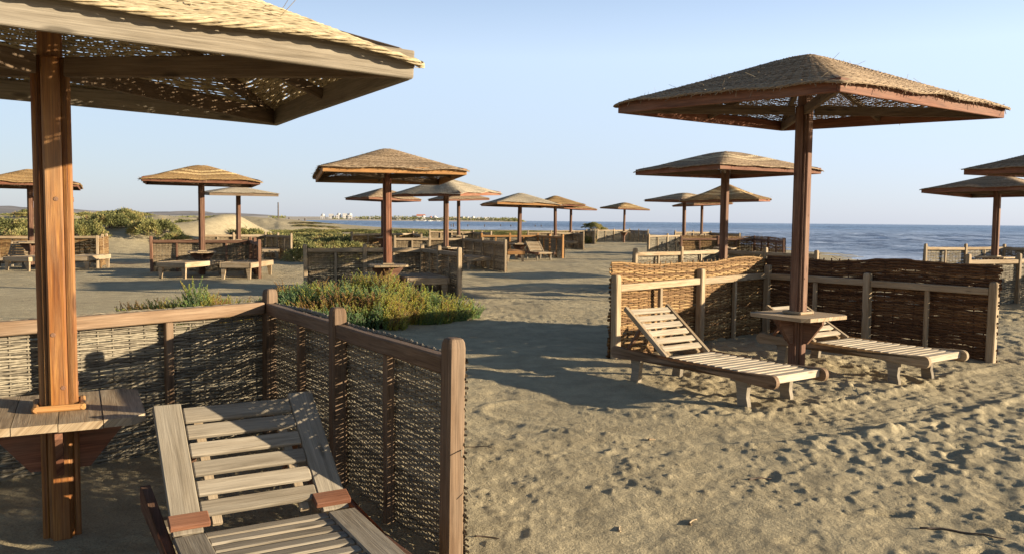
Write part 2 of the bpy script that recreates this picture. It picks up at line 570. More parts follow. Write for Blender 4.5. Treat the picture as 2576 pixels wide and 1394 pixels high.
def raster():
    """footprints, wheel tracks and loose sand near the camera, as a height raster"""
    x0, y0, st = -7.0, .4, .02
    nx, ny = 1050, 1250
    X, Y = np.meshgrid(x0 + np.arange(nx) * st, y0 + np.arange(ny) * st)
    rough = sstep(-.15, .35, fbm(X * .35, Y * .35, 3, 21) * .8 + .42 * sstep(.8, 3.8, X) - .22)
    Z = .030 * fbm(X * 1.3, Y * 1.3, 4, 1, .55) + (.007 + .010 * rough) * fbm(X * 5.5, Y * 5.5, 3, 2, .65)
    Z += (.25 + rough) * .012 * np.clip(np.abs(fbm(X * 9, Y * 9, 2, 31)) - .12, 0, 1) / .3
    Z += .011 * sstep(.20, .42, fbm(X * 17, Y * 21, 2, 51)) * sstep(-.35, .2, fbm(X * .9, Y * .9, 3, 52))
    cl = fbm(X * 13, Y * 13, 2, 41)
    Z += (.22 + rough) * .008 * sstep(.20, .42, cl)
    rd = np.abs(fbm(X * 3.4 + .7 * fbm(X * 2, Y * 2, 2, 8), Y * 3.4, 2, 4))
    Z += rough * .013 * np.clip(.22 - rd, 0, 1) / .22
    rr = random.Random(3)
    n = 0
    while n < 2300:
        x, y = rr.uniform(-6.5, 13.5), rr.uniform(1.5, 25)
        right = x > 1.2 + .1 * y
        keep = .9 if right else .22
        if y < 6 and -1 < x < 2.2:
            keep = .16
        if rr.random() > keep:
            continue
        n += 1
        a = rr.uniform(-.7, .7) + (1.57 if rr.random() < .3 else 0)
        l, w = rr.uniform(.09, .17), rr.uniform(.045, .075)
        dep = rr.uniform(.004, .017) * (1.15 if right else .45)
        ix, iy = int((x - x0) / st), int((y - y0) / st)
        k = 16
        i0, i1, j0, j1 = max(0, iy - k), min(ny, iy + k), max(0, ix - k), min(nx, ix + k)
        if i1 <= i0 or j1 <= j0:
            continue
        dx, dy = X[i0:i1, j0:j1] - x, Y[i0:i1, j0:j1] - y
        u, v = dx * math.cos(a) + dy * math.sin(a), -dx * math.sin(a) + dy * math.cos(a)
        d = np.sqrt((u / l) ** 2 + (v / w) ** 2)
        Z[i0:i1, j0:j1] += -dep * sstep(1.05, .55, d) + dep * .55 * np.exp(-((d - 1.3) / .28) ** 2)
    # tyre tracks curving round in front of the loungers
    pts = [pix(2760, 900), pix(2560, 945), pix(2350, 1010), pix(2080, 1062), pix(1800, 1085), pix(1520, 1062), pix(1330, 1030)]
    pts = [Vector((*p, 0)) for p in pts]
    dense = []
    for i in range(len(pts) - 1):
        pa, pb, pc, pd = pts[max(i - 1, 0)], pts[i], pts[i + 1], pts[min(i + 2, len(pts) - 1)]
        for k in range(24):
            t = k / 24
            dense.append(.5 * ((2 * pb) + (pc - pa) * t + (2 * pa - 5 * pb + 4 * pc - pd) * t * t + (3 * pb - pa - 3 * pc + pd) * t ** 3))
    P = np.array([(p.x, p.y) for p in dense])
    bx = (X > P[:, 0].min() - .6) & (X < P[:, 0].max() + .3) & (Y > P[:, 1].min() - .7) & (Y < P[:, 1].max() + .7)
    xs, ys = X[bx], Y[bx]
    best = np.full(xs.shape, 9.0)
    sg = np.zeros(xs.shape)
    for k in range(len(P) - 1):
        d = P[k + 1] - P[k]
        L = np.hypot(*d)
        d = d / L
        rx, ry = xs - P[k, 0], ys - P[k, 1]
        al = np.clip(rx * d[0] + ry * d[1], 0, L)
        off = np.hypot(rx - al * d[0], ry - al * d[1])
        m = off < best
        best[m] = off[m]
        sg[m] = (rx * d[1] - ry * d[0])[m]
    w = sstep(.40, .26, best) * (.55 + .9 * fbm(xs * 1.1, ys * 1.1, 2, 77))
    Zb = Z[bx]
    Zb = Zb * (1 - .8 * w) + w * (-.014 + .008 * np.cos(sg * 2 * math.pi / .085)) + .018 * np.exp(-((best - .44) / .05) ** 2)
    Z[bx] = Zb
    fade = sstep(0, 1.5, X - X.min()) * sstep(0, 2.0, X.max() - X) * sstep(0, 5.0, Y.max() - Y)
    return x0, y0, st, Z * fade


RX0, RY0, RST, RZ = raster()


def micro(x, y):
    fx, fy = (x - RX0) / RST, (y - RY0) / RST
    ok = (fx >= 0) & (fx < RZ.shape[1] - 1.001) & (fy >= 0) & (fy < RZ.shape[0] - 1.001)
    fx, fy = np.where(ok, fx, 0), np.where(ok, fy, 0)
    i, j = fy.astype(int), fx.astype(int)
    a, b = fy - i, fx - j
    v = (RZ[i, j] * (1 - b) + RZ[i, j + 1] * b) * (1 - a) + (RZ[i + 1, j] * (1 - b) + RZ[i + 1, j + 1] * b) * a
    far = (.035 * fbm(x * 1.1, y * 1.1, 3, 1, .55) + .02 * fbm(x * 3.1, y * 3.1, 2, 6)) * sstep(14, 26, y) * sstep(120, 60, y)
    return np.where(ok, v, 0) + far


def build_ground():
    rad = [.0]
    r = .9
    while r < 340:
        rad.append(r)
        r *= 1.0052 if r < 32 else (1.012 if r < 120 else 1.03)
    rad = np.array(rad[1:])
    th = np.concatenate([np.radians(np.linspace(-40, 40, 620)), np.radians(np.linspace(40, 320, 110))[1:-1]])
    n, m = len(rad), len(th)
    X = rad[:, None] * np.sin(th)[None]
    Y = rad[:, None] * np.cos(th)[None]
    Z = terrain(X, Y) + micro(X, Y)
    V = np.stack([X, Y, Z], -1).reshape(-1, 3)
    i = np.arange(n - 1)[:, None]
    j = np.arange(m)[None]
    j2 = (j + 1) % m
    Q = np.stack([i * m + j, (i + 1) * m + j, (i + 1) * m + j2, i * m + j2], -1).reshape(-1, 4)[:, ::-1]
    c = len(V)
    V = np.concatenate([V, [[0, 0, tz(0, 0)]]])
    me = np_mesh('sand', V, Q, None, MAT['sand'])
    o = link('sand_beach', me, None)
    tag(o, kind='structure')
    return o


build_ground()


def build_sea():
    rad = [14.0]
    while rad[-1] < 1000:
        rad.append(rad[-1] * (1.05 if rad[-1] < 38 else 1.0068))
    rad = np.concatenate([rad, np.geomspace(1050, 40000, 30)])
    th = np.concatenate([np.radians(np.linspace(-20, 38, 720)), np.radians(np.linspace(38, 340, 100))[1:-1]])
    n, m = len(rad), len(th)
    X, Y = rad[:, None] * np.sin(th), rad[:, None] * np.cos(th)
    g = np.random.default_rng(12)
    Z = np.zeros_like(X)
    for _ in range(46):
        lam = 2.6 * 9.0 ** g.random()
        a = math.radians(200) + g.normal(0, .62)
        k = 2 * np.pi / lam
        ph = k * (X * math.cos(a) + Y * math.sin(a)) + g.uniform(0, 6.28)
        Z += .0042 * lam ** .85 * (np.sin(ph) + .28 * np.sin(2 * ph + 1.5))
    gust = .75 + 1.1 * fbm(X * .012, Y * .012, 3, 15)
    Z *= np.clip(gust, .3, 1.5) * sstep(1000, 820, rad)[:, None] * sstep(14, 60, rad)[:, None] * (.55 + .45 * sstep(24, 60, X + .15 * Y))
    V = np.stack([X, Y, Z - .5], -1).reshape(-1, 3)
    i, j = np.arange(n - 1)[:, None], np.arange(m)[None]
    j2 = (j + 1) % m
    Q = np.stack([i * m + j, i * m + j2, (i + 1) * m + j2, (i + 1) * m + j], -1).reshape(-1, 4)
    o = link('sea', np_mesh('sea', V, Q, None, MAT['sea']), None)
    tag(o, kind='structure')


build_sea()


# ------------------------------------------------------------------ woven canopies and mats
def canopy_mesh(seed, half=1.4, rise=.66, bell=0.0, bands=(), sag=.035, mat=None, droop=.05, pitch=.0185, edge=1.03, ripple=.032, soft=.004, amp=.0042, cover=.60):
    g = np.random.default_rng(seed)
    ph = g.uniform(0, 6.28, 12)

    def surf(rho, th):
        p = 2 + 26 * np.clip(rho, 0, 1.1) ** 4
        c, s_ = np.cos(th), np.sin(th)
        Rr = (np.abs(c) ** p + np.abs(s_) ** p) ** (-1 / p)
        x, y = half * rho * Rr * c, half * rho * Rr * s_
        mx = ((np.abs(x) / half) ** 7 + (np.abs(y) / half) ** 7 + 1e-9) ** (1 / 7)
        mx = np.sqrt(mx ** 2 + soft)
        lin = 1 - mx
        z = rise * (lin * (1 - bell) + bell * np.sign(lin) * np.abs(lin) ** 1.75)
        midface = np.cos(2 * th) ** 2
        z = z - sag * midface * np.clip(mx, 0, 1) * np.sin(np.clip(mx, 0, 1) * 3.1) * 1.6
        wav = sum(np.sin(k * th + ph[k]) * (.5 / (1 + .25 * k)) for k in range(2, 9))
        z = z + ripple * wav * mx ** 3 + .5 * ripple * np.sin(11 * th + ph[9]) * np.sin(3 * th + ph[10]) * mx ** 4
        z = z - droop * np.clip(rho - .97, 0, 1) / .07 * (.6 + .4 * wav)
        return np.stack([x, y, z], -1)
    tb = TB()
    slope = math.hypot(half, rise)
    nr = int(slope * edge / pitch)
    for k in range(nr):
        rho = .045 + (edge - .045) * k / (nr - 1)
        ns = 32 if rho < .22 else (64 if rho < .5 else 128)
        th = np.arange(ns * 2) / (ns * 2) * 2 * np.pi
        jit = .0038 * sum(np.sin(q * th + g.uniform(0, 6.28)) * g.uniform(.3, 1) for q in (7, 13, 23, 41)) / half
        rr = rho + jit
        P = surf(rr, th)
        e = .004
        dr = surf(rr + e, th) - P
        dt = surf(rr, th + e) - P
        stretch = np.linalg.norm(dr, axis=-1, keepdims=True) / e * (edge - .045) / (nr - 1)
        dr /= np.linalg.norm(dr, axis=-1, keepdims=True) + 1e-9
        nm = np.cross(dr, dt)
        nm /= np.linalg.norm(nm, axis=-1, keepdims=True) + 1e-9
        alt = np.where(np.arange(ns * 2) % 2 == 0, np.where((np.arange(ns * 2) // 2 + k) % 2 == 0, 1, -1), 0)
        P = P + nm * (alt * amp)[:, None] + nm * (g.uniform(-.003, .003))
        inb = any(a < rho < b for a, b in bands)
        tone = g.uniform(.80, 1.0) if inb else g.uniform(.05, .66)
        rw = g.uniform(.82, 1.18) * cover * stretch
        tb.tubes(P[None], dr[None] * rw, nm[None], 1.0, .0046, [tone], True)
    # radial warps
    for z0, z1, ns in ((.03, .24, 32), (.2, .52, 64), (.48, edge, 128)):
        th = np.arange(ns) / ns * 2 * np.pi
        rh = np.linspace(z0, z1, 12)
        P = surf(rh[None, :] + 0 * th[:, None], th[:, None] + 0 * rh[None, :])
        side = np.stack([-np.sin(th), np.cos(th), 0 * th], -1)[:, None, :] + 0 * P
        up = np.zeros_like(P)
        up[..., 2] = 1
        tb.tubes(P, side, up, .006, .005, g.uniform(.05, .5, ns))
    # stray fibres
    n = 170
    th, rh = g.uniform(0, 6.28, n), np.sqrt(g.uniform(.02, 1.08, n))
    P0 = surf(rh, th)
    d = g.normal(size=(n, 3)) * [1, 1, .35] + [0, 0, .28]
    d /= np.linalg.norm(d, axis=-1, keepdims=True)
    L = g.uniform(.03, .10, n)[:, None] * (.6 if pitch < .015 else 1)
    cur = g.normal(size=(n, 3)) * .025
    P = np.stack([P0, P0 + d * L * .4 + cur * .4, P0 + d * L + cur * 1.4], 1)
    sd_ = np.cross(d, [0, 0, 1.0])
    sd_ /= np.linalg.norm(sd_, axis=-1, keepdims=True) + 1e-9
    up = np.cross(sd_, d)
    tb.tubes(P, sd_[:, None, :] + 0 * P, up[:, None, :] + 0 * P, .0016, .0016, g.uniform(.3, .9, n))
    if pitch > .015:
        n = 900
        th = g.uniform(0, 6.28, n)
        P0 = surf(np.full(n, edge - .012) + g.uniform(-.03, .012, n), th)
        P1 = surf(np.full(n, edge + .02), th + g.normal(0, .02, n))
        d = P1 - P0
        d /= np.linalg.norm(d, axis=-1, keepdims=True)
        d = d + g.normal(0, .45, (n, 3)) + [0, 0, -.25]
        d /= np.linalg.norm(d, axis=-1, keepdims=True)
        L = (g.uniform(.02, .06, n) * np.where(g.random(n) < .08, 2.0, 1))[:, None]
        P = np.stack([P0, P0 + d * L * .5, P0 + d * L + [0, 0, -.006]], 1)
        sd_ = np.cross(d, [0, 0, 1.0])
        sd_ /= np.linalg.norm(sd_, axis=-1, keepdims=True) + 1e-9
        up = np.cross(sd_, d)
        tb.tubes(P, sd_[:, None, :] + 0 * P, up[:, None, :] + 0 * P, .0035, .003, g.uniform(.0, .75, n))
    me = tb.mesh('woven_canopy', mat)
    # braided edge
    bt = TB()
    th = np.arange(900) / 900 * 2 * np.pi
    B = surf(np.full_like(th, edge), th)
    dr = surf(np.full_like(th, edge + .004), th) - B
    dr /= np.linalg.norm(dr, axis=-1, keepdims=True)
    up = np.zeros_like(B)
    up[:, 2] = 1
    arc = np.cumsum(np.r_[0, np.linalg.norm(np.diff(B, axis=0), axis=-1)])
    tot = arc[-1]
    for q in range(9):
        tw = arc / tot * 2 * np.pi * 46 + q // 3 * 2 * np.pi / 3 + (q % 3) * .42
        rad = (.017 + .004 * (q % 3)) * (.62 if pitch < .015 else .55)
        P = B + dr * (np.cos(tw) * rad)[:, None] + up * (np.sin(tw) * rad * .85)[:, None]
        bt.tubes(P[None], dr[None], up[None], .0056, .0048, [g.uniform(.2, .75)], True)
    return me, bt.mesh('edge_braid', mat)


CANOPY = {
    'near': canopy_mesh(1, 1.4, .70, 0, (), .03, MAT['wk_pale'], .0, .0135, 1.025, .016, .004, .0048, .78),
    'plain': canopy_mesh(2, 1.4, .62, .06, (), .04, MAT['wk_roof'], .025),
    'ragged': canopy_mesh(9, 1.4, .62, .08, (), .03, MAT['wk_roof'], .02, .0165, 1.03, .024, .010, .005, .58),
    'pale': canopy_mesh(3, 1.4, .60, .05, (), .05, MAT['wk_roof_pale'], .025),
    'warm': canopy_mesh(4, 1.4, .64, .12, (), .045, MAT['wk_roof_warm'], .025),
    'banded': canopy_mesh(5, 1.4, .64, .10, ((.44, .52), (.60, .68)), .06, MAT['wk_roof_warm'], .045, soft=.022),
    'banded_bell': canopy_mesh(6, 1.4, .70, .42, ((.40, .47), (.56, .64)), .05, MAT['wk_roof_warm'], .045),
    'banded_grey': canopy_mesh(8, 1.4, .66, .14, ((.36, .43), (.52, .62)), .06, MAT['wk_roof'], .05, soft=.05),
}
CANOPY_RISE = {'near': .70, 'ragged': .62, 'plain': .62, 'pale': .60, 'warm': .64, 'banded': .64, 'banded_bell': .70, 'banded_grey': .66}


def mat_mesh(seed, L=3.0, h=1.04, pitch=.0155, warp=.075, rw=.0062, rt=.0048, amp=.0065, jit=.004, mat=None, bow=.03, wav=.012, ragged=.02, braid=False, gap=.0):
    """woven wicker mat: x along, z up, y across"""
    g = np.random.default_rng(seed)
    ph = g.uniform(0, 6.28, 8)

    def off(x, z):
        return bow * np.sin(z / h * 3.0) * np.sin(x * 2.1 + ph[0]) + bow * .7 * np.sin(x * 3.7 + ph[1] + z * 2)
    tb = TB()
    nw = int(L / warp)
    m = nw * 2 + 1
    x = np.linspace(0, L, m)
    nr = int(h / pitch)
    k = np.arange(nr)
    z0 = (k + .5) * pitch
    lows = sum(np.sin(x[None, :] * f + g.uniform(0, 6.28, nr)[:, None]) * g.uniform(.3, 1, nr)[:, None] for f in (3.1, 7.7, 15.0, 29.0))
    topw = wav * (np.sin(x * 1.9 + ph[2]) + .6 * np.sin(x * 4.1 + ph[3]))
    z = z0[:, None] * (1 + topw[None, :]) + jit * lows
    z = np.where(z < 0, 0, z)
    alt = np.where(np.arange(m)[None, :] % 2 == 0, np.where((np.arange(m)[None, :] // 2 + k[:, None]) % 2 == 0, 1, -1), 0)
    xx = np.repeat(x[None, :], nr, 0).copy()
    xx[:, 0] -= g.uniform(0, ragged, nr)
    xx[:, -1] += g.uniform(0, ragged, nr)
    y = off(xx, z) + alt * amp + g.uniform(-.002, .002, (nr, 1))
    P = np.stack([xx, y, z], -1)
    zz = np.zeros_like(P)
    zz[..., 2] = 1
    yy = np.zeros_like(P)
    yy[..., 1] = 1
    keep = g.random(nr) > gap
    tb.tubes(P[keep], zz[keep], yy[keep], g.uniform(.75, 1.25, nr)[keep] * rw, rt, g.uniform(0, 1, nr)[keep])
    # warps
    xw = x[::2] + g.uniform(-.006, .006, nw + 1)
    zw = np.linspace(0, h * 1.0, 14)
    P = np.stack([xw[:, None] + 0 * zw[None], off(xw[:, None] + 0 * zw[None], zw[None] + 0 * xw[:, None]), zw[None] + 0 * xw[:, None]], -1)
    xd = np.zeros_like(P)
    xd[..., 0] = 1
    yd = np.zeros_like(P)
    yd[..., 1] = 1
    tb.tubes(P, xd, yd, rw * .95, rt, g.uniform(0, .6, nw + 1))
    # stray ends
    n = int(30 * L)
    x0, zz0 = g.uniform(0, L, n), g.uniform(.1, h, n)
    P0 = np.stack([x0, off(x0, zz0) + g.choice([-1, 1], n) * amp, zz0], -1)
    d = g.normal(size=(n, 3)) * [1, .25, .25]
    d /= np.linalg.norm(d, axis=-1, keepdims=True)
    P = np.stack([P0, P0 + d * .05, P0 + d * .11 + [0, 0, -.008]], 1)
    up = np.zeros_like(P)
    up[..., 2] = 1
    fy = np.zeros_like(P)
    fy[..., 1] = 1
    tb.tubes(P, up, fy, .003, .003, g.uniform(.3, 1, n))
    if braid:
        xb = np.linspace(-.02, L + .02, 320)
        zb = h * (1 + wav * (np.sin(xb * 1.9 + ph[2]) + .6 * np.sin(xb * 4.1 + ph[3]))) + .006
        B = np.stack([xb, off(xb, np.full_like(xb, h)), zb], -1)
        fy, fz = np.zeros_like(B), np.zeros_like(B)
        fy[:, 1] = 1
        fz[:, 2] = 1
        for q in range(9):
            tw = xb * 2 * np.pi / .23 + 1.2 * np.sin(xb * 2.3 + ph[4]) + q // 3 * 2.094 + (q % 3) * .45
            rad = .007 + .003 * (q % 3) + .003 * np.sin(xb * 9 + q)
            P = B + fy * (np.cos(tw) * rad)[:, None] + fz * (np.sin(tw) * rad * .8)[:, None]
            tb.tubes(P[None], fy[None], fz[None], .0068, .0055, [g.uniform(.1, .7)])
    return tb.mesh('wicker_mat', mat)


# shared mats of 3 m length for the enclosures further off
MATS = {
    'tan': mat_mesh(31, pitch=.017, rw=.0096, mat=MAT['wk_fence'], warp=.09),
    'grey': mat_mesh(32, pitch=.018, rw=.0102, mat=MAT['wk_grey'], warp=.10, jit=.006),
    'brown': mat_mesh(33, pitch=.018, rw=.0108, mat=MAT['wk_brown'], warp=.10, jit=.006),
}


# ------------------------------------------------------------------ parasols
GROUP_U = 'square wicker beach parasols standing in wind shelters'


def parasol(x, y, th, eave, apex, a, b, table, label, style, post='brown', fascia='red', tilt=(0, 0), lean=(0, 0), near=False, zbase=None, tsize=.37):
    """wooden parasol: post with a table, square board frame, rafters, woven canopy"""
    zb = tz(x, y) if zbase is None else zbase
    root = empty('beach_parasol', (x, y, zb), th, label, 'parasol', GROUP_U)
    eave, apex, table = eave - zb, apex - zb, table - zb
    hb, tb = .125, .036
    lx, ly = lean[0], lean[1]                        # post offset at the top, in root space

    def pt(px, py, z):
        t = z / eave
        return Vector((px + lx * t, py + ly * t, z))
    # post: square core with a grooved board on each face
    m = MB()
    top = apex - .12
    m.beam(pt(0, 0, -.3), pt(0, 0, top), .115, .115, (0, 1, 0), .012)
    ptop = eave + .10
    for k in range(4):
        c, s = math.cos(k * math.pi / 2), math.sin(k * math.pi / 2)
        for w, off, thk, ch in ((.088, .0735, .034, .014),):
            m.beam(pt(c * off, s * off, -.3), pt(c * off, s * off, ptop), thk, w, (-s, c, 0), ch)
        if near:
            for o2 in (-.0545, .0545):
                m.beam(pt(c * .0545 - s * o2, s * .0545 + c * o2, table + .02), pt(c * .0545 - s * o2, s * .0545 + c * o2, ptop), .030, .030, (-s, c, 0), .010)
    po = m.build('post', MAT[post], root)
    if near:
        for k in range(4):
            c, s = math.cos(k * math.pi / 2), math.sin(k * math.pi / 2)
            for zz, sh in ((table + .12, .022), (table + .40, -.018), (table + 1.1, .012)):
                n = MB()
                ring = [[pt(c * r0 - s * (sh + rr_ * math.cos(q * math.pi / 4)), s * r0 + c * (sh + rr_ * math.cos(q * math.pi / 4)), zz + rr_ * math.sin(q * math.pi / 4)) for q in range(8)] for r0, rr_ in ((.0895, .013), (.0935, .011))]
                n.loft(ring, [0, .01])
                n.build('screw_plug', MAT['brown'], po)
    # table on the post
    nx = 4
    t = MB()
    wv = 2 * tsize / nx
    for i in range(nx):
        x0 = -tsize + i * wv
        cut = .07
        lo, hi = x0 + .002, x0 + wv - .002
        yl = tsize - (cut if i in (0, nx - 1) else .0)
        if i == 0:
            poly = [(hi, -tsize), (hi, tsize), (lo + cut, tsize), (lo, tsize - cut), (lo, -tsize + cut), (lo + cut, -tsize)]
        elif i == nx - 1:
            poly = [(lo, -tsize), (hi - cut, -tsize), (hi, -tsize + cut), (hi, tsize - cut), (hi - cut, tsize), (lo, tsize)]
        else:
            poly = [(lo, -tsize), (hi, -tsize), (hi, tsize), (lo, tsize)]
        t.prism([(q, p) for p, q in poly], pt(0, 0, table - .02 + R.uniform(-.002, .002)), (0, 1, 0), (1, 0, 0), (0, 0, 1), .04)
    t.build('table_top', MAT['tan' if not near else 'tan'], root)
    c_ = MB()
    for k in range(4):
        c, s = math.cos(k * math.pi / 2), math.sin(k * math.pi / 2)
        c_.beam(pt(c * .108 - s * -.125, s * .108 + c * -.125, table + .018), pt(c * .108 - s * .125, s * .108 + c * .125, table + .018), .03, .032, (0, 0, 1), .01)
    c_.build('collar', MAT['tan' if post != 'orange' else 'gold'], root)
    for k in range(4):
        c, s = math.cos(k * math.pi / 2), math.sin(k * math.pi / 2)
        q = MB()
        w2 = tsize * .82
        q.prism([(.088, 0), (w2, 0), (w2, -.05), (.14, -.285), (.088, -.285)], pt(0, 0, table - .043), (c, s, 0), (0, 0, 1), (-s, c, 0), .034)
        q.build('table_bracket', MAT['red' if post == 'orange' else 'brown'], root)
    # roof frame, in its own tilted frame
    T = Matrix.Translation(pt(0, 0, eave)) @ Matrix.Rotation(tilt[1], 4, 'Y') @ Matrix.Rotation(tilt[0], 4, 'X')

    def roofpart(mb, name, mat):
        o = mb.build(name, MAT[mat], root)
        o.matrix_local = T
        return o
    zc = hb / 2
    for s in (-1, 1):
        q = MB()
        q.beam((-a, s * (b - tb / 2), zc), (a, s * (b - tb / 2), zc), tb, hb, (0, 0, 1), .005, .002, 4)
        roofpart(q, 'fascia_board', fascia)
        q = MB()
        q.beam((s * (a - tb / 2), -b + tb, zc), (s * (a - tb / 2), b - tb, zc), tb, hb, (0, 0, 1), .005, .002, 4)
        roofpart(q, 'fascia_board', fascia)
    rise = apex - eave - hb
    for sx in (-1, 1):
        for sy in (-1, 1):
            d = Vector((sx * a, sy * b, 0))
            n = d.normalized()
            st = .105
            q = MB()
            q.beam(n * st + Vector((0, 0, .055)), d - n * .06 + Vector((0, 0, .055)), .045, .10, (0, 0, 1), .004)
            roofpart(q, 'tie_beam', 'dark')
            q = MB()
            q.beam(n * .08 + Vector((0, 0, hb + rise - .19)), d - n * .07 + Vector((0, 0, hb - .025)), .05, .07, (0, 0, 1), .004)
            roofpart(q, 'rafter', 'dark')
    for sx, sy, hl in ((1, 0, a), (-1, 0, a), (0, 1, b), (0, -1, b)):
        n = Vector((sx, sy, 0))
        q = MB()
        q.beam(n * .09 + Vector((0, 0, hb + rise - .19)), n * (hl - tb) + Vector((0, 0, hb - .05)), .045, .06, (0, 0, 1), .004)
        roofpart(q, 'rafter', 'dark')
    me, br = CANOPY[style]
    cn = link('woven_canopy', me, None, root)
    sc = Matrix.Diagonal((a * 1.012 / 1.4, b * 1.012 / 1.4, (rise - .02) / CANOPY_RISE[style], 1))
    quarter = R.randrange(4) if abs(a - b) < .03 else R.choice((0, 2))
    cn.matrix_local = T @ Matrix.Translation((0, 0, hb + .018)) @ sc @ Matrix.Rotation(quarter * math.pi / 2, 4, 'Z')
    link('edge_braid', br, None, cn)
    return root


# ------------------------------------------------------------------ windbreak fences
GROUP_F = 'L-shaped wicker windbreak fences around the parasols'


def windbreak(pts, inside, label, wood_='tan', mat='tan', rail_z=.99, top_z=1.10, mat_z=1.02, own=None, posts=None, mid=1, pw=.09, rail_tone=None, studs=True, dz=0, mat_off=.062):
    cx, cy = pts[1] if len(pts) > 2 else pts[0]
    zb = tz(cx, cy) + dz
    root = empty('windbreak_fence', (cx, cy, zb), 0, label, 'fence', GROUP_F)
    wm = MAT[wood_]

    def loc(p, z):
        return Vector((p[0] - cx, p[1] - cy, z + (tz(p[0], p[1]) + dz - zb)))
    done = set()

    def post(p, d, tz_):
        key = (round(p[0], 2), round(p[1], 2))
        if key in done:
            return
        done.add(key)
        q = MB()
        b0, b1 = loc(p, -.25), loc(p, tz_ + R.uniform(-.015, .015))
        side = Vector((d[0], d[1], 0))
        nrm = Vector((-d[1], d[0], 0))
        lean = Vector((R.uniform(-.012, .012), R.uniform(-.012, .012), 0))
        rs, us = [], []
        for t, w in ((0, 1), (.02, 1), (.5, 1), (.965, 1), (.985, .93), (.996, .78), (1.0, .5)):
            o = b0.lerp(b1 + lean, t)
            h_ = pw / 2 * w
            c = .012 * w
            rs.append([o + side * sx + nrm * sy for sx, sy in ((h_ - c, -h_), (h_, -h_ + c), (h_, h_ - c), (h_ - c, h_), (-h_ + c, h_), (-h_, h_ - c), (-h_, -h_ + c), (-h_ + c, -h_))])
            us.append(t * (b1 - b0).length)
        q.loft(rs, us)
        q.build('post', wm, root)
    for i in range(len(pts) - 1):
        A, B = Vector((*pts[i], 0)), Vector((*pts[i + 1], 0))
        d = (B - A)
        L = d.length
        d.normalize()
        n = Vector((-d.y, d.x, 0))
        if n.dot(Vector((*inside, 0)) - A) > 0:
            n = -n                                    # n points outside
        rz = rail_z[i] if isinstance(rail_z, (tuple, list)) else rail_z
        tz_ = top_z[i] if isinstance(top_z, (tuple, list)) else top_z
        mz = mat_z[i] if isinstance(mat_z, (tuple, list)) else mat_z
        for k in range(mid + 2):
            p = A.lerp(B, k / (mid + 1))
            post((p.x, p.y), (d.x, d.y), tz_)
        for k in range(mid + 1):
            p, q = A.lerp(B, k / (mid + 1)) + d * pw * .5, A.lerp(B, (k + 1) / (mid + 1)) - d * pw * .5
            r = MB()
            zr = rz - .045
            r.beam(loc(p, zr), loc(q, zr + R.uniform(-.01, .01)), .062, .09, (0, 0, 1), .008, .0015, 3)
            r.build('rail', wm, root)
            if studs:
                s = p.lerp(q, .5) + n * .012
                r = MB()
                r.beam(loc(s, -.2), loc(s, rz - .092), .055, .05, (n.x, n.y, 0), .006)
                r.build('stud', wm, root)
        if own:
            me, ml = own[i]
        else:
            me, ml = MATS[mat], 3.0
        o = link('wicker_mat', me, None, root)
        s = A - d * .03 + n * (mat_off if own is None else mat_off)
        yax = n
        zs = mz / 1.04
        z0 = loc((A.x, A.y), 0).z
        z1 = loc((B.x, B.y), 0).z
        xax = Vector((d.x, d.y, (z1 - z0) / L))
        o.matrix_local = Matrix(((xax.x * (L + .06) / ml, yax.x, 0, s.x - cx), (xax.y * (L + .06) / ml, yax.y, 0, s.y - cy),
                                 (xax.z * (L + .06) / ml, 0, zs, z0 - .02), (0, 0, 0, 1)))
    return root


# ------------------------------------------------------------------ loungers and day beds
GROUP_L = 'slatted wooden sun loungers inside the shelters'
GROUP_B = 'low wooden day beds inside the shelters'


def rounded(x0, x1, z0, z1, r0, r1, n=5):
    """side profile of a rail with rounded ends"""
    p = []
    zc, h = (z0 + z1) / 2, (z1 - z0) / 2
    for k in range(-n, n + 1):
        t = k / n * math.pi / 2
        p.append((x1 - r1 + r1 * math.cos(t), zc + h * math.sin(t)))
    for k in range(-n, n + 1):
        t = math.pi - k / n * math.pi / 2
        p.append((x0 + r0 + r0 * math.cos(t), zc - h * math.sin(-t) if False else zc + h * math.sin(t)))
    return p


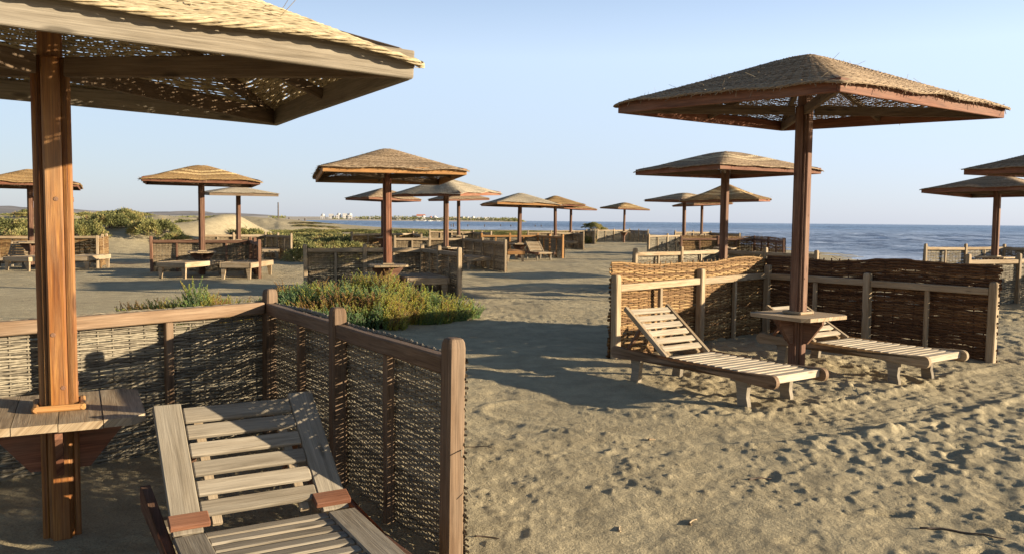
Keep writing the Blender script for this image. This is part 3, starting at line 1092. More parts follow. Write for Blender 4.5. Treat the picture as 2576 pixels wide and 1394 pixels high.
def lounger(hx, hy, ang, label, rail='red', slat='grey', length=2.05, width=.70, back=math.radians(35), zoff=0.0, blocks=True, ztop=.36, plank=False):
    """origin: head end on the ground, +x towards the feet"""
    root = empty('sun_lounger', (hx, hy, tz(hx, hy) + zoff), ang, label, 'sun lounger', GROUP_L)
    zr0, zr1 = ztop - .125, ztop
    for s in (-1, 1):
        q = MB()
        q.prism(rounded(0, length, zr0, zr1, .055, .06), (0, s * (width / 2 - .025), 0), (1, 0, 0), (0, 0, 1), (0, 1, 0), .046)
        q.build('side_rail', MAT[rail], root)
    hinge = .74
    if plank:
        for s in (-1, 1):
            q = MB()
            q.beam((hinge + .10, s * (width / 2 - .115), ztop - .022), (length - .12, s * (width / 2 - .115), ztop - .022), .13, .028, (0, 0, 1), .004)
            q.build('seat_border', MAT[slat], root)
    iw = width / 2 - .052 - (.13 if plank else 0)
    n = 14 if not plank else 13
    x0, x1 = hinge + .05, length - .09
    for k in range(n):
        x = x0 + (x1 - x0) * (k + .5) / n
        q = MB()
        q.beam((x, -iw, ztop - .03 + R.uniform(-.002, .002)), (x, iw, ztop - .03 + R.uniform(-.002, .002)), (x1 - x0) / n * .70, .022, (0, 0, 1), .005)
        q.build('seat_slat', MAT[slat], root)
    # backrest
    ca, sa = math.cos(back), math.sin(back)
    L = .74
    zh = ztop - .02

    def bp(t, y, dz=0):
        return Vector((hinge - t * ca + dz * sa, y, zh + t * sa + dz * ca))
    sw = .13 if plank else .045
    bw = width / 2 - .055
    for s in (-1, 1):
        q = MB()
        q.beam(bp(-.03, s * (bw - sw / 2)), bp(L, s * (bw - sw / 2)), sw, .034 if plank else .05, (sa, 0, ca), .005)
        q.build('back_stile', MAT[slat if plank else 'tan'], root)
    ns = 6
    for k in range(ns):
        t = (.05 + (k + .5) / ns * .93) * L
        q = MB()
        w = L / ns * (.66 if plank else .60)
        if plank and k == ns - 1:
            w *= 1.15
            t -= .006
        q.beam(bp(t, -(bw - sw - .004), .004), bp(t, bw - sw - .004, .004), w, .024, (sa, 0, ca), .006)
        q.build('back_slat', MAT[slat], root)
    for s in (-1, 1):
        q = MB()
        q.beam(bp(.02, s * (bw - sw - .07), -.022), bp(L - .03, s * (bw - sw - .07), -.022), .045, .022, (sa, 0, ca), .003)
        q.build('back_batten', MAT['tan'], root)
    if blocks:
        for s in (-1, 1):
            q = MB()
            y0, y1 = s * (bw - sw - .03), s * (bw + .01)
            q.beam((hinge - .012, y0, zh + .035), (hinge - .012, y1, zh + .035), .085, .028, (.35, 0, 1), .004)
            q.build('hinge_block', MAT['red'], root)
    # props holding the backrest up
    for s in (-1, 1):
        q = MB()
        e = bp(L * .62, s * (bw - sw - .02), -.03)
        q.beam((hinge - .62, s * (bw - sw - .02), zr0 + .05), e, .03, .045, (0, 1, 0), .004)
        q.build('back_prop', MAT['brown'], root)
    # curved legs
    for x, dr in ((.34, -1), (length - .42, 1)):
        for s in (-1, 1):
            q = MB()
            zt = zr0 + .02
            pr = [(-.075, zt), (.075, zt), (.062, zt * .62), (.058, zt * .4), (.075, zt * .15), (.088, -.10), (-.03, -.10), (-.048, zt * .3), (-.055, zt * .6)]
            q.prism([(dr * a_, b_) for a_, b_ in pr], (x, s * (width / 2 - .074), 0), (1, 0, 0), (0, 0, 1), (0, 1, 0), .05)
            q.build('leg', MAT['grey'], root)
    q = MB()
    q.beam((length - .085, -width / 2 + .05, ztop - .05), (length - .085, width / 2 - .05, ztop - .05), .035, .07, (0, 0, 1), .004)
    q.build('end_board', MAT[slat], root)
    return root


def day_bed(x, y, ang, label, length=1.85, width=.80, h=.46, wood_='tan', leg='tan'):
    """front edge centre at the origin, +y towards the far end"""
    root = empty('day_bed', (x, y, tz(x, y)), ang, label, 'day bed', GROUP_B)
    for s in (-1, 1):
        q = MB()
        q.beam((s * (width / 2 - .03), .0, h - .08), (s * (width / 2 - .03), length, h - .08), .055, .15, (0, 0, 1), .014)
        q.build('side_rail', MAT[wood_], root)
        q = MB()
        yy = 0 if s < 0 else length
        q.beam((-width / 2 + .058, yy + .03 * -s, h - .082), (width / 2 - .058, yy + .03 * -s, h - .082), .055, .148, (0, 0, 1), .014)
        q.build('end_rail', MAT[wood_], root)
    n = 15
    for k in range(n):
        yy = .07 + (length - .14) * (k + .5) / n
        q = MB()
        q.beam((-width / 2 + .06, yy, h - .022), (width / 2 - .06, yy, h - .022), .085, .022, (0, 0, 1), .005)
        q.build('slat', MAT[wood_], root)
    for sx in (-1, 1):
        for yy in (.075, length - .075):
            q = MB()
            zt = h - .13
            q.prism([(-.075 * sx, zt), (.075 * sx, zt), (.055 * sx, -.06), (.005 * sx, -.06)], (sx * (width / 2 - .11), yy, 0), (1, 0, 0), (0, 0, 1), (0, 1, 0), .06)
            q.build('leg', MAT[leg], root)
    return root


# ---- the shelter in the left foreground
parasol(-2.40, 4.339, .483, 2.414, 3.20, 1.453, 1.437, .69, 'nearest parasol, pale straw canopy and orange post cropped by the left edge',
        'near', 'orange', 'grey', (.024, .036), near=True, tsize=.40)
A1, C1, B1 = (-4.11, 4.185), (-1.925, 6.51), (-.288, 3.943)
L1a, L1b = math.dist(A1, C1) + .06, math.dist(C1, B1) + .06
own1 = [(mat_mesh(41, L1a, 1.04, .0132, .105, .0084, .0044, .0062, .0028, MAT['wk_grey'], .02, .008, .03, True), L1a),
        (mat_mesh(42, L1b, 1.04, .0145, .060, .0076, .0044, .0064, .0018, MAT['wk_grey'], .015, .006, .03, True), L1b)]
windbreak([A1, C1, B1], (-2.4, 4.4), 'silvery wicker fence with brown rails round the nearest parasol and lounger', 'walnut', 'grey', 1.04, 1.142, 1.05, own1, pw=.094)
hd = Vector((.50, -.866))
hg = Vector((-1.14, 3.75))
h0 = hg - hd * .74
lounger(h0.x, h0.y, math.atan2(hd.y, hd.x), 'grey slatted lounger in the foreground with raised back and red hinge blocks', 'brown', 'grey', 2.05, .91, math.radians(36), plank=True, ztop=.34)

# ---- the shelter on the right
parasol(3.229, 9.285, .609, 2.900, 3.62, 1.489, 1.431, .69, 'large dark brown parasol standing over two slatted loungers on the right',
        'ragged', 'brown', 'red', (.035, -.001), (.03, .02), near=True, tsize=.40)
A2, C2, B2 = (1.30, 10.2), (3.96, 12.8), (6.0, 10.27)
L2a, L2b = math.dist(A2, C2) + .06, math.dist(C2, B2) + .06
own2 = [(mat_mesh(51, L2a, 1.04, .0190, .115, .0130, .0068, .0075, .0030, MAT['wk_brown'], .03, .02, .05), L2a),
        (mat_mesh(52, L2b, 1.04, .0165, .13, .0118, .0062, .0060, .0040, MAT['wk_backlit'], .035, .02, .06), L2b)]
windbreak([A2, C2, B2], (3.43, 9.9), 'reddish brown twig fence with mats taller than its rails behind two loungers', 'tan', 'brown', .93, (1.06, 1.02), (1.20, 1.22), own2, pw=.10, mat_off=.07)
d2 = Vector((.578, -.816))
n2 = Vector((.816, .578))
p = Vector((1.33, 8.71)) - d2 * .34 + n2 * .33
lounger(p.x, p.y, math.atan2(d2.y, d2.x), 'lounger in front of the dark parasol post, brown side rail and raised back', 'walnut', 'pale', 2.16, .78, math.radians(36), blocks=False)
p = Vector((3.31, 10.33)) + n2 * .05
lounger(p.x, p.y, math.atan2(d2.y, d2.x), 'lounger behind the dark parasol post against the backlit brown fence', 'tan', 'pale', 2.16, .82, math.radians(28), blocks=False)


# ---- parasols further off: column, depth, angle, eave, apex, half size, table height
def far_parasol(px, Y, th, eave, apex, side, table, label, style, post='brown', fascia='red'):
    lr = random.Random(int(px * 7 + Y))
    o = parasol(colx(px, Y), Y, th, eave, apex, side / 2, side / 2, table, label, style, post, fascia, (lr.uniform(-.035, .035), lr.uniform(-.035, .035)), tsize=.40)
    o.rotation_euler[0], o.rotation_euler[1] = lr.uniform(-.012, .012), lr.uniform(-.012, .012)


far_parasol(975, 17.8, .28, 2.57, 3.25, 2.85, .74, 'parasol behind the green shrub, tan canopy with golden front board', 'plain', 'red', 'gold')
far_parasol(1121, 29.5, 1.10, 2.55, 3.22, 2.88, .74, 'pale canopied parasol right behind the shelter with the green shrub', 'pale', 'brown', 'red')
far_parasol(963, 40, .6, 2.60, 3.25, 2.70, .85, 'parasol whose post hides behind the post of the parasol over the green shrub', 'plain')
far_parasol(1153, 46, .5, 2.78, 3.35, 2.55, .85, 'parasol half hidden under the pale canopy, thin post in front of the bay', 'plain')
far_parasol(1305, 38.5, .28, 2.38, 3.03, 2.98, .66, 'grey topped parasol with a golden board above the golden fence', 'pale', 'brown', 'gold')
far_parasol(1396, 50, .3, 2.58, 3.28, 2.75, .8, 'warm brown parasol just right of the grey topped one', 'warm')
far_parasol(1434, 62, .45, 2.60, 3.22, 2.80, .8, 'low distant parasol peeping out behind the warm brown one', 'warm')
far_parasol(1568, 68, .4, 2.71, 3.37, 2.95, .9, 'small banded parasol standing alone before the open sea', 'banded')
far_parasol(1719, 42, .5, 2.72, 3.30, 2.85, .75, 'banded dark parasol left behind the bell shaped canopy', 'banded_grey')
far_parasol(1763, 57, .3, 2.86, 3.45, 2.95, .88, 'farthest parasol by the sea tucked under the bell shaped canopy', 'warm')
far_parasol(1822, 33, -.44, 2.52, 3.30, 2.95, .72, 'parasol with a bell shaped banded canopy and sagging edge', 'banded_bell')
parasol(4.628, 18.13, .487, 2.75, 3.36, 1.391, 1.38, .84, 'brown banded parasol behind the large dark one, rounded top', 'banded_grey', 'brown', 'red')
far_parasol(2502, 23.5, .6, 2.58, 3.18, 2.85, .82, 'grey brown parasol before the sea at the right edge', 'plain')
far_parasol(2690, 15.8, .5, 2.68, 3.3, 2.7, .8, 'parasol cropped by the right edge, only its dark corner showing', 'plain')
far_parasol(77, 28, .45, 2.67, 3.32, 2.95, .84, 'parasol behind the orange post at the far left', 'warm')
far_parasol(507, 24.6, .38, 2.68, 3.33, 3.1, .71, 'banded golden parasol in front of the dunes over two day beds', 'banded', 'brown', 'red')
far_parasol(599, 34, .5, 2.62, 3.02, 2.65, .8, 'pale parasol right behind the banded golden one', 'pale', 'brown', 'dark')

# ---- windbreaks further off
windbreak([(-4.95, 19.8), (-2.25, 20.6), (-1.13, 17.7)], (-2.7, 17.5), 'brown wicker fence behind the green shrub', 'tan', 'tan')
windbreak([(-4.6, 32.3), (-1.95, 33), (-.23, 28)], (-2.2, 29), 'fence with pale end post beside the sandy lane, under the pale canopy', 'tan', 'tan', rail_z=1.0)
windbreak([(-7.6, 39.2), (-5.1, 42.5), (-4.3, 39)], (-6, 39), 'golden mat fence at the foot of the shrubby dunes', 'tan', 'brown')
windbreak([(-5.0, 50), (-2.4, 51), (-1.2, 47)], (-3, 46), 'distant fence seen between the pale canopied parasol posts', 'tan', 'tan')
windbreak([(-1.5, 40.5), (1.25, 41), (2.3, 37.8)], (.3, 38), 'bright golden fence below the grey topped parasol', 'gold', 'grey')
windbreak([(1.0, 53), (4.0, 54), (4.35, 50.5)], (2.6, 50), 'brown fence behind the golden one, with a day bed at its end', 'tan', 'tan')
windbreak([(3.5, 66), (6.0, 67), (6.25, 62.5)], (4.4, 62), 'small far fence whose dark side faces the sandy lane', 'tan', 'tan')
windbreak([(7.3, 71), (10.4, 73.5), (11.3, 69)], (9, 68), 'farthest fence around the lone banded parasol', 'tan', 'grey')
windbreak([(7.25, 44), (9.7, 46.5), (11, 42.5)], (8.7, 42), 'pale grey fence with light rail before the sea', 'tan', 'grey')
windbreak([(12.0, 61), (15.2, 63.5), (16.2, 59)], (13.2, 57), 'far fence on the shore with a row of short posts', 'tan', 'tan')
windbreak([(7.4, 36.2), (10.7, 36.6), (10.9, 33.2)], (8.4, 33), 'dark brown matted fence under the bell shaped parasol', 'brown', 'brown', mat_z=1.13)
windbreak([(2.88, 19.3), (5.5, 21.8), (7.15, 19.4)], (4.6, 18), 'pale railed fence just behind the twig fence on the right', 'tan', 'grey')
windbreak([(13.7, 27.4), (17.0, 28.6), (18.6, 25.2)], (14, 23), 'grey wicker fence at the right edge with the sea behind', 'tan', 'grey')
windbreak([(9.6, 17.4), (12.6, 18.8), (13.8, 16)], (10.6, 15.8), 'fence with light rail cropped by the right edge', 'tan', 'grey')
windbreak([(-20, 30), (-15.3, 31.2), (-14.0, 27.9)], (-16, 28), 'fence partly behind the orange post at the far left', 'tan', 'brown')
windbreak([(-11.35, 26), (-8.45, 26.7), (-7.25, 23.7)], (-9.2, 24), 'brown fence below the banded golden parasol before the dunes', 'brown', 'tan')
windbreak([(-13.4, 35.6), (-11, 36.9), (-9.1, 34)], (-11.2, 33.5), 'fence at the foot of the dunes below the pale left parasol', 'tan', 'tan')

# ---- day beds and far loungers
def bed(px, py, ang, label, **k):
    x, y = pix(px, py)
    day_bed(x, y, ang, label, **k)


bed(430, 702, -.25, 'left one of two day beds under the banded golden parasol', width=.95)
bed(592, 703, -.05, 'right one of two day beds under the banded golden parasol', width=.92)
bed(679, 655, .25, 'small day bed by the fence below the pale left parasol', width=.75)
bed(40, 682, -.25, 'day bed in front of a raised backrest at the far left', width=1.0)
bed(192, 680, .1, 'day bed half hidden behind the orange post', width=.8)
bed(1078, 754, .35, 'day bed partly covered by the green shrub', width=.95)
bed(950, 752, .1, 'rounded day bed end showing above the green shrub', width=.75)
bed(1205, 677, .3, 'day bed against the dark fence beside the lane', width=.9)
bed(1297, 659, .15, 'day bed beside the table of the grey topped parasol', width=.80, wood_='gold')
bed(1440, 627, .15, 'day bed at the end of the brown fence behind the golden one', width=.85)
bed(1551, 605, .2, 'day bed under the lone banded parasol', width=1.3)
bed(1616, 606, -.5, 'reddish day bed by the far fence post', wood_='red', width=.7)
bed(2600, 745, .5, 'grey day bed cropped by the right edge', width=.9, wood_='grey')
bed(2400, 690, .9, 'grey day bed in the shelter at the right edge', width=.7, wood_='grey')


def far_lounger(px, py, ang, label, **k):
    """placed by the middle of its foot end"""
    x, y = pix(px, py)
    d = Vector((math.cos(ang), math.sin(ang)))
    lounger(x - d.x * 2.0, y - d.y * 2.0, ang, label, blocks=False, **k)


far_lounger(1375, 656, math.radians(-72), 'dark lounger with slatted back in front of the golden fence', rail='brown', slat='tan', width=.78)
far_lounger(20, 676, math.radians(-75), 'lounger with raised slatted back at the far left', rail='tan', slat='tan', width=.85, back=math.radians(48))


# ------------------------------------------------------------------ plants
def bush_mesh(seed, n=620, flat=.62):
    """dune shrub of radius about 1: many short leafy sprigs over a lumpy dome"""
    g = np.random.default_rng(seed)
    tb = TB()
    u = g.random(n)
    th = g.uniform(0, 2 * np.pi, n)
    r = np.sqrt(u)
    lump = 1 + .22 * np.sin(3 * th + g.uniform(0, 6)) + .14 * np.sin(5 * th + g.uniform(0, 6)) + .08 * np.sin(9 * th)
    ht = flat * np.sqrt(np.clip(1 - (r * .98) ** 2, 0, 1))
    x, y = r * lump * np.cos(th), r * lump * np.sin(th)
    bump = .22 * fbm(x * 2.2 + seed, y * 2.2, 3, seed)
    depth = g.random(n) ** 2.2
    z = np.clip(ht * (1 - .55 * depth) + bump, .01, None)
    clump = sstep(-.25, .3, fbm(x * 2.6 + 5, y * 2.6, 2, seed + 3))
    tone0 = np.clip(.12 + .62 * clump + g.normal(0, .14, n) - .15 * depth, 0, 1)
    k = 11
    C = np.stack([x, y, z], -1)
    out = np.stack([x, y, z * .8 + .5], -1)
    out /= np.linalg.norm(out, axis=-1, keepdims=True)
    P = np.repeat(C, k, 0) + g.normal(0, .035, (n * k, 3))
    D = np.repeat(out, k, 0) + g.normal(0, .55, (n * k, 3))
    D /= np.linalg.norm(D, axis=-1, keepdims=True)
    Wd = np.cross(D, g.normal(size=(n * k, 3)))
    Wd /= np.linalg.norm(Wd, axis=-1, keepdims=True)
    tone = np.clip(np.repeat(tone0, k) + g.normal(0, .09, n * k), 0, 1)
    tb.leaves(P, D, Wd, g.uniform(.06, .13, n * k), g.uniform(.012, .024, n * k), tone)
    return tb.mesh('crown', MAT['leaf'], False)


def stems_mesh(seed):
    g = np.random.default_rng(seed)
    tb = TB()
    n = 26
    th = g.uniform(0, 6.28, n)
    e = np.stack([np.cos(th) * g.uniform(.2, .85, n), np.sin(th) * g.uniform(.2, .85, n), g.uniform(.15, .5, n)], -1)
    s0 = np.stack([np.cos(th) * .12, np.sin(th) * .12, -.15 + 0 * th], -1)
    P = np.stack([s0, s0 * .5 + e * .5 + [0, 0, .06], e], 1)
    sd_ = np.stack([-np.sin(th), np.cos(th), 0 * th], -1)[:, None] + 0 * P
    up = np.zeros_like(P)
    up[..., 2] = 1
    tb.tubes(P, sd_, up, .012, .012, g.random(n))
    return tb.mesh('stems', MAT['stem'])


BUSH = [bush_mesh(60 + k) for k in range(5)]
STEM = [stems_mesh(80 + k) for k in range(2)]
shrub0 = [None] * 5


def shrub(x, y, rx, ry, rz_, label, group, sink=.05, dz=0):
    k = R.randrange(5)
    root = empty('dune_shrub', (x, y, tz(x, y) - sink + dz), R.uniform(0, 6.28), label, 'shrub', group)
    root.scale = (rx, ry, rz_)
    link('crown', BUSH[k], None, root)
    link('stems', STEM[k % 2], None, root)
    return root


G1 = 'olive shrubs growing on the dunes'
for px, Y, w, hgt, label in (
        (275, 42.0, 1.05, 1.05, 'dark olive shrub on the left crest of the big dune'),
        (318, 43.5, .95, .95, 'shrub beside the dark olive one on the dune crest'),
        (385, 41.5, 1.2, 1.0, 'wide olive shrub in the middle of the big dune'),
        (440, 41.0, .8, .6, 'low shrub at the right shoulder of the big dune'),
        (475, 52, 1.1, .7, 'shrub behind the banded golden parasol canopy'),
        (545, 53, 1.1, .55, 'low shrub along the dune crest right of the banded golden parasol post'),
        (625, 46.5, 1.1, 1.0, 'shrub just right of the pale left parasol post'),
        (665, 45, 1.2, .95, 'drooping shrub on the right flank of the dunes'),
        (205, 40, 1.2, 1.1, 'green shrub showing just right of the orange post'),
        (240, 50, 1.5, 1.0, 'shrub behind the green one beside the orange post'),
        (50, 38.5, 1.5, 1.0, 'dark green shrub above the far left fence'),
        (10, 46, 2.2, 1.0, 'long shrub along the far left dune'),
        (90, 52, 1.6, .9, 'shrub left of the orange post on the dune'),
        (790, 33.5, 1.0, .8, 'bushy shrub between two fences left of the parasol over the green shrub'),
        (835, 31.5, .9, .8, 'shrub left of the golden mat fence'),
        (740, 40, 1.2, .8, 'shrub behind the end post below the pale left parasol'),
        (700, 38.5, .9, .7, 'shrub above the fence end of the pale left parasol'),
        (1490, 92, .95, .8, 'tall shrub crowning the sand mound by the sea'),
        (1465, 88, 1.2, .5, 'low shrub at the foot of the sand mound'),
        (1512, 93, .7, .7, 'reddish shrub at the right end of the sand mound')):
    shrub(colx(px, Y), Y, w, w * R.uniform(.85, 1.1), hgt * 1.25, label, G1)
G2 = 'scattered low shrubs on the hummocks behind the shelters'
n = 0
rr = random.Random(19)
while n < 150:
    Y = 38 + 92 * rr.random() ** 1.3
    px = rr.uniform(690, 1480)
    if (Y < 62 and px > 1000) or (Y < 48 and px > 905):
        continue
    x = colx(px, Y)
    s = rr.uniform(.7, 1.7) * (1 + Y / 260)
    shrub(x, Y, s, s * rr.uniform(.8, 1.2), min(.95 * s, max(.22, (1.7 - .0096 * Y - .05 - tz(x, Y)) / .84) * rr.uniform(.6, 1.0)), 'one of the many low olive shrubs scattered over the sand hummocks before the bay', G2)
    n += 1
G3 = 'shrubs on the dunes at the far left'
for k in range(22):
    Y = rr.uniform(60, 190)
    x = colx(rr.uniform(-120, 330), Y)
    s = rr.uniform(1.2, 2.4) * (1 + Y / 200)
    shrub(x, Y, s, s * rr.uniform(.8, 1.2), s * rr.uniform(.4, .6), 'one of the hazy shrubs on the dunes at the far left behind the parasols', G3)


def seablite(name, cx, cy, rx, ry, hmax, n, seed, label, ochre=.0):
    """near shrub of upright fleshy sprigs"""
    g = np.random.default_rng(seed)
    root = empty(name, (cx, cy, tz(cx, cy)), 0, label, 'shrub', None)
    th, r = g.uniform(0, 6.28, n), np.sqrt(g.random(n))
    edge = 1 + .16 * np.sin(3 * th + 1) + .1 * np.sin(7 * th + 2) + .06 * np.sin(12 * th)
    x, y = rx * r * edge * np.cos(th), ry * r * edge * np.sin(th)
    h = hmax * (.30 + .70 * np.sqrt(np.clip(1 - r ** 2.2, 0, 1))) * (1 + .75 * fbm(x * 1.5 + seed, y * 1.5, 3, seed)) * g.uniform(.75, 1.15, n)
    lean = np.stack([x / rx * .3 + g.normal(0, .16, n), y / ry * .3 + g.normal(0, .16, n), np.ones(n)], -1)
    lean /= np.linalg.norm(lean, axis=-1, keepdims=True)
    B = np.stack([x, y, np.zeros(n)], -1)
    patch = fbm(x * 2.1 + 3, y * 2.1, 3, seed + 4)
    tone0 = np.clip(.45 + ochre + 1.2 * patch + g.normal(0, .13, n), 0, 1)
    tb = TB()
    k = 30
    t = (np.arange(k) / (k - 1))[None, :] * .9 + .1
    t = np.repeat(t, n, 0)
    curve = g.normal(0, .05, (n, 1, 3)) * [1, 1, 0]
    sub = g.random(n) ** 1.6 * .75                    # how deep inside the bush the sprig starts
    sl_ = g.uniform(.16, .30, n)
    top = np.maximum(h * (1 - sub), sl_ * .8)
    B = np.stack([x, y, top - sl_ * .95], -1)
    P = B[:, None] + lean[:, None] * (sl_[:, None] * t)[..., None] + curve * (t ** 2)[..., None]
    az = np.arange(k)[None, :] * 2.4 + g.uniform(0, 6.28, (n, 1))
    D = np.stack([np.cos(az) * .75, np.sin(az) * .75, np.full_like(az, .75)], -1) + lean[:, None] * .35
    D = D / np.linalg.norm(D, axis=-1, keepdims=True)
    Wd = np.stack([-np.sin(az), np.cos(az), 0 * az], -1)
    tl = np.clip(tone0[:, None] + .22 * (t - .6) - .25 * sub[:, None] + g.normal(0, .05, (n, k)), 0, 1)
    ln = g.uniform(.022, .045, (n, k)) * (1.2 - .6 * t)
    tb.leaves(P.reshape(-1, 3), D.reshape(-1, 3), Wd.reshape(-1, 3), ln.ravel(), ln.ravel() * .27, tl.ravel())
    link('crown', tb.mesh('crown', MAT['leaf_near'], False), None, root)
    st = TB()
    q = np.linspace(0, .95, 4)[None, :]
    P = B[:, None] + lean[:, None] * (sl_[:, None] * q)[..., None] + curve * (q ** 2)[..., None]
    P[:, 0, 2] = -.05
    P[:, 0, :2] *= .8
    sx, sy = np.zeros_like(P), np.zeros_like(P)
    sx[..., 0] = 1
    sy[..., 1] = 1
    st.tubes(P, sx, sy, .0035, .0035, g.random(n))
    link('stems', st.mesh('stems', MAT['stem']), None, root)
    return root


seablite('seablite_shrub', -2.72, 14.0, 1.72, 1.6, .57, 8000, 5, 'bright green and ochre bush of upright sprigs behind the nearest fence')
seablite('seablite_shrub', -4.9, 12.9, 1.35, .75, .50, 2400, 6, 'low yellowish bush peeping over the silvery fence left of its corner post', .22)


# ------------------------------------------------------------------ far shore
def far_land():
    g = np.random.default_rng(4)
    nx = 220
    X = np.linspace(-2600, 24, nx)
    rows = []
    prof = [(0, -.6), (3, -.2), (30, 1.3), (80, 2.0), (300, 4), (900, 8), (1500, 2), (1520, -.6)]
    for dy, z in prof:
        end = 1 - sstep(-60, 22, X)
        rows.append(np.stack([X, 1400 + dy * (.25 + .75 * end) + 25 * np.sin(X * .006) * end, -.6 + (z + .6) * (.25 + .75 * end) + (.8 * fbm(X * .02, X * 0 + dy, 3, 2) * (z > .5))], -1))
    V = np.array(rows).reshape(-1, 3)
    i, j = np.arange(len(prof) - 1)[:, None], np.arange(nx - 1)[None]
    Q = np.stack([i * nx + j, i * nx + j + 1, (i + 1) * nx + j + 1, (i + 1) * nx + j], -1).reshape(-1, 4)
    o = link('far_shore', np_mesh('far_shore', V, Q, None, plain('far_sand', (.40, .33, .24), .95, .2, .02)), None)
    tag(o, kind='structure')
    # tree belt on the far shore
    tb = TB()
    n = 15000
    x = 20 - (g.random(n) ** 1.15) * 1700
    dens = fbm(x * .012, x * 0, 4, 13)
    keep = (dens > -.14) | (x > -75)
    x = x[keep]
    n = len(x)
    hh = np.where(x > -90, 5.5, 4.0 + 6 * np.clip(fbm(x * .02, x * 0, 3, 3), -.3, .5))
    hh = hh * sstep(24, 0, x)
    y = 1434 + g.uniform(0, 45, n)
    z = .5 + g.random(n) * np.clip(hh, .5, 9)
    P = np.stack([x, y, z], -1)
    D = g.normal(size=(n, 3)) + [0, 0, .6]
    D /= np.linalg.norm(D, axis=-1, keepdims=True)
    Wd = np.cross(D, g.normal(size=(n, 3)))
    Wd /= np.linalg.norm(Wd, axis=-1, keepdims=True)
    tb.leaves(P, D, Wd, g.uniform(1.5, 3.4, n), g.uniform(.6, 1.2, n), g.uniform(0, .7, n))
    o = link('far_trees', tb.mesh('far_trees', MAT['leaf'], False), None)
    tag(o, 'dark belt of trees along the far shore of the bay', 'trees', None, 'stuff')


far_land()


def hills():
    g = np.random.default_rng(8)
    nx = 160
    X = np.linspace(-7500, -1800, nx)
    ridge = 28 + 105 * np.exp(-((X + 5600) / 1500) ** 2) + 55 * fbm(X * .0016, X * 0, 4, 6)
    ridge = np.clip(ridge, 6, None) * sstep(-1800, -3200, X)
    rows = []
    for t in np.linspace(0, 1, 14):
        rows.append(np.stack([X, 6800 + t * 3000 + 0 * X, -2 + ridge * np.sin(t * math.pi) ** .8 * (1 + .5 * fbm(X * .002, X * 0 + t * 4, 3, 4))], -1))
    V = np.array(rows).reshape(-1, 3)
    i, j = np.arange(13)[:, None], np.arange(nx - 1)[None]
    Q = np.stack([i * nx + j, i * nx + j + 1, (i + 1) * nx + j + 1, (i + 1) * nx + j], -1).reshape(-1, 4)
    o = link('hills', np_mesh('hills', V, Q, None, plain('hill_rock', (.17, .15, .14), .95, .25, .004)), None)
    tag(o, kind='structure')


hills()


def house(x, y, w, d, h, rz, label, group, wall='white', roof='flat', z=1.2, roofm='white'):
    root = empty('village_house', (x, y, z), rz, label, 'house', group)
    q = MB()
    q.beam((-w / 2, 0, h / 2), (w / 2, 0, h / 2), d, h + 3, (0, 0, 1), .02)
    q.build('wall', MAT[wall], root)
    q = MB()
    if roof == 'gable':
        q.prism([(-d / 2 - .3, 0), (d / 2 + .3, 0), (0, d * .32)], (0, 0, h + 1.49), (0, 1, 0), (0, 0, 1), (1, 0, 0), w + .5)
    elif roof == 'dome':
        rs = []
        for k in range(6):
            a = k / 5 * math.pi / 2 * .97
            rr_ = d * .42 * math.cos(a)
            rs.append([(rr_ * math.cos(m_ * .524), rr_ * math.sin(m_ * .524), h + 1.45 + d * .42 * math.sin(a)) for m_ in range(12)])
        q.loft(rs, list(range(6)))
    else:
        q.beam((-w / 2 - .15, 0, h + 1.6), (w / 2 + .15, 0, h + 1.6), d + .3, .35, (0, 0, 1), .02)
    q.build('roof', MAT[roofm], root)
    nwin = max(2, int(w / 3.2))
    for k in range(nwin):
        for fl in range(2 if h > 5 else 1):
            q = MB()
            xx = -w / 2 + w * (k + .5) / nwin
            q.beam((xx, -d / 2 - .03, 1.2 + fl * 2.9), (xx, -d / 2 - .03, 2.7 + fl * 2.9), .12, 1.2, (1, 0, 0), .01)
            q.build('window', MAT['pane'], root)
    return root


GH = 'white houses on the far shore'
lab_w = 'one of the small white houses lining the far shore behind the bay'
rr = random.Random(5)
for px, w, h, roof in ((812, 7, 4.5, 'dome'), (833, 8, 5.2, 'gable'), (852, 9, 6.0, 'dome'), (868, 9, 6.2, 'gable'), (880, 7, 6.0, 'dome'), (845, 6, 4.5, 'flat')):
    house(colx(px, 1450), 1450, w, 9, h, rr.uniform(-.3, .3), 'one of the white domed and gabled houses clustered behind the tall mast', 'white house cluster behind the mast', 'white', roof)
for px in (978, 990, 1001, 1022, 1046, 1055, 1062, 1084, 1092, 1112, 1131, 1142, 1150, 1164, 1178, 1190, 1206, 930, 945, 1075, 1220, 1236, 255, 246):
    house(colx(px + rr.uniform(-3, 3), 1455), 1455, rr.uniform(6, 13), 8, rr.uniform(2.2, 4.0), rr.uniform(-.4, .4), lab_w, GH, 'white', rr.choice(('flat', 'flat', 'dome', 'gable')), roofm=rr.choice(('white', 'white', 'terra')))
house(colx(1058, 1470), 1470, 15, 10, 5.8, .1, 'long house with a terracotta roof on the far shore', None, 'white', 'gable', roofm='terra')
house(colx(1046, 1480), 1480, 12, 10, 6.4, -.1, 'tallest pale house on the far shore beside the terracotta roof', None, 'white', 'flat', roofm='white')


def pole(px, Y, top, r, label, base=-1.2, group=None):
    q = MB()
    x = colx(px, Y)
    rs = []
    for z, k in ((base, 1), (top - .05, .75), (top, .5)):
        rs.append([(x + r * k * math.cos(a * .785), Y + r * k * math.sin(a * .785), z) for a in range(8)])
    q.loft(rs, [0, 1, 2])
    o = q.build('mooring_pole', MAT['pole'], None)
    # origin at the pole's own foot
    me = o.data
    me.transform(Matrix.Translation((-x, -Y, 0)))
    o.location = (x, Y, 0)
    tag(o, label, 'pole', group)


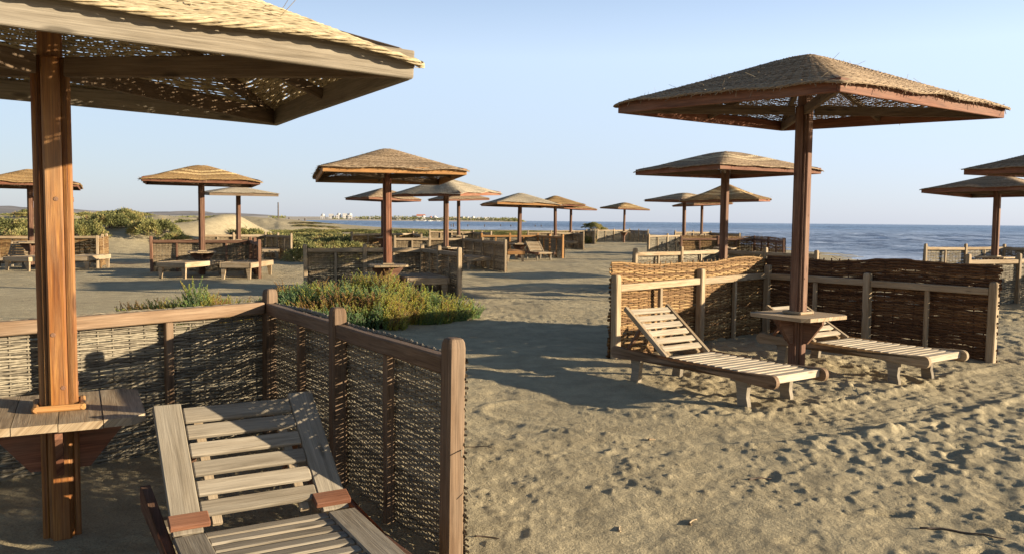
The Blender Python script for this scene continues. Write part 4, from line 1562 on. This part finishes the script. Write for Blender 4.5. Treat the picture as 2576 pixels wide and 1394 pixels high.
pole(700, 210, 5.8, .2, 'tall dark mast standing in the bay before the white house cluster')
GP = 'short dark mooring poles in the bay'
for px, Y, t in ((727, 270, 1.1), (752, 300, .6), (767, 290, .9), (1134, 270, .0), (1140, 268, .1), (1218, 290, -.1), (1284, 290, -.1), (1306, 300, -.1), (1345, 300, -.1), (1360, 300, -.1), (1176, 290, -.1), (1258, 300, -.1)):
    pole(px, Y, t + 1.0 if px < 800 else t + .45, (.30 if px < 800 else .2), 'one of the short dark mooring poles in the bay', -1.5, GP)

GB = 'small white boats moored at the far shore'
bm = None
for px in (1045, 1070, 1082, 1100, 1118):
    root = empty('moored_boat', (colx(px, 1340), 1340, -.5), rr.uniform(-.5, .5), 'one of the tiny white boats moored below the far houses', 'boat', GB)
    q = MB()
    rs = []
    for t, w, z in ((-4, .9, .15), (-1.5, 1.25, 0), (1.5, 1.1, .05), (3.4, .5, .3), (4.4, .06, .5)):
        rs.append([(t, -w, 1.1 + z), (t, -w * .6, z), (t, 0, z - .2), (t, w * .6, z), (t, w, 1.1 + z)])
    q.loft(rs, [0, 1, 2, 3, 4])
    q.build('hull', MAT['white'], root)
    q = MB()
    q.beam((-1.6, 0, 1.6), (.9, 0, 1.6), 1.5, 1.1, (0, 0, 1), .1)
    q.build('cabin', MAT['white'], root)

# ------------------------------------------------------------------ litter on the sand
def twig(px, py, L, ang, label, r=.007, mat='stem', bend=.12):
    x, y = pix(px, py)
    n = 9
    q = MB()
    rs, us = [], []
    for k in range(n):
        t = k / (n - 1)
        lx_ = (t - .5) * L
        ly_ = bend * L * math.sin(t * 3.14) + .02 * L * math.sin(t * 9)
        wx, wy = lx_ * math.cos(ang) - ly_ * math.sin(ang), lx_ * math.sin(ang) + ly_ * math.cos(ang)
        z = tz(x + wx, y + wy) + float(micro(np.array([x + wx]), np.array([y + wy]))[0]) + r * .8
        rad = r * (1.1 - .6 * t)
        nx_, ny_ = -math.sin(ang), math.cos(ang)
        rs.append([(wx + nx_ * rad * math.cos(a * 1.047), wy + ny_ * rad * math.cos(a * 1.047), z + rad * math.sin(a * 1.047)) for a in range(6)])
        us.append(t * L)
    q.loft(rs, us)
    o = q.build('twig', MAT[mat], None, True)
    o.location = (x, y, 0)
    tag(o, label, 'twig')


twig(2420, 1345, .42, -.45, 'dark curved twig on the sand in the lower right corner')
twig(1912, 1205, .16, .15, 'thin dark stick half buried below the loungers')
twig(1225, 1392 - 40, .14, -.2, 'short dark stick beside the near fence end post', .005)
twig(1205, 1130, .20, -.15, 'dark straw on the sand right of the near end post', .004)
twig(1640, 1110, .07, .6, 'pale chip of wood in the middle of the sand', .009, 'tan', .05)
twig(1745, 1312, .10, 1.0, 'pale bent straw near the bottom of the sand', .007, 'tan', .2)
twig(1560, 1330, .07, 1.4, 'small tan chip on the sand left of the pale straw', .006, 'tan', .1)
q = MB()
lx, lz = colx(255, 38.6), 0
rs = []
for k, (z, r) in enumerate(((0, .10), (.08, .13), (.17, .11), (.2, .04))):
    rs.append([(r * math.cos(a * .785) * (1 + .2 * math.sin(a * 2 + k)), r * math.sin(a * .785), z) for a in range(8)])
q.loft(rs, [0, .1, .2, .3])
o = q.build('plastic_bag', MAT['white'], None, True)
o.location = (lx, 38.6, tz(lx, 38.6) - .01)
tag(o, 'small white plastic bag caught below the dark olive dune shrub', 'bag')
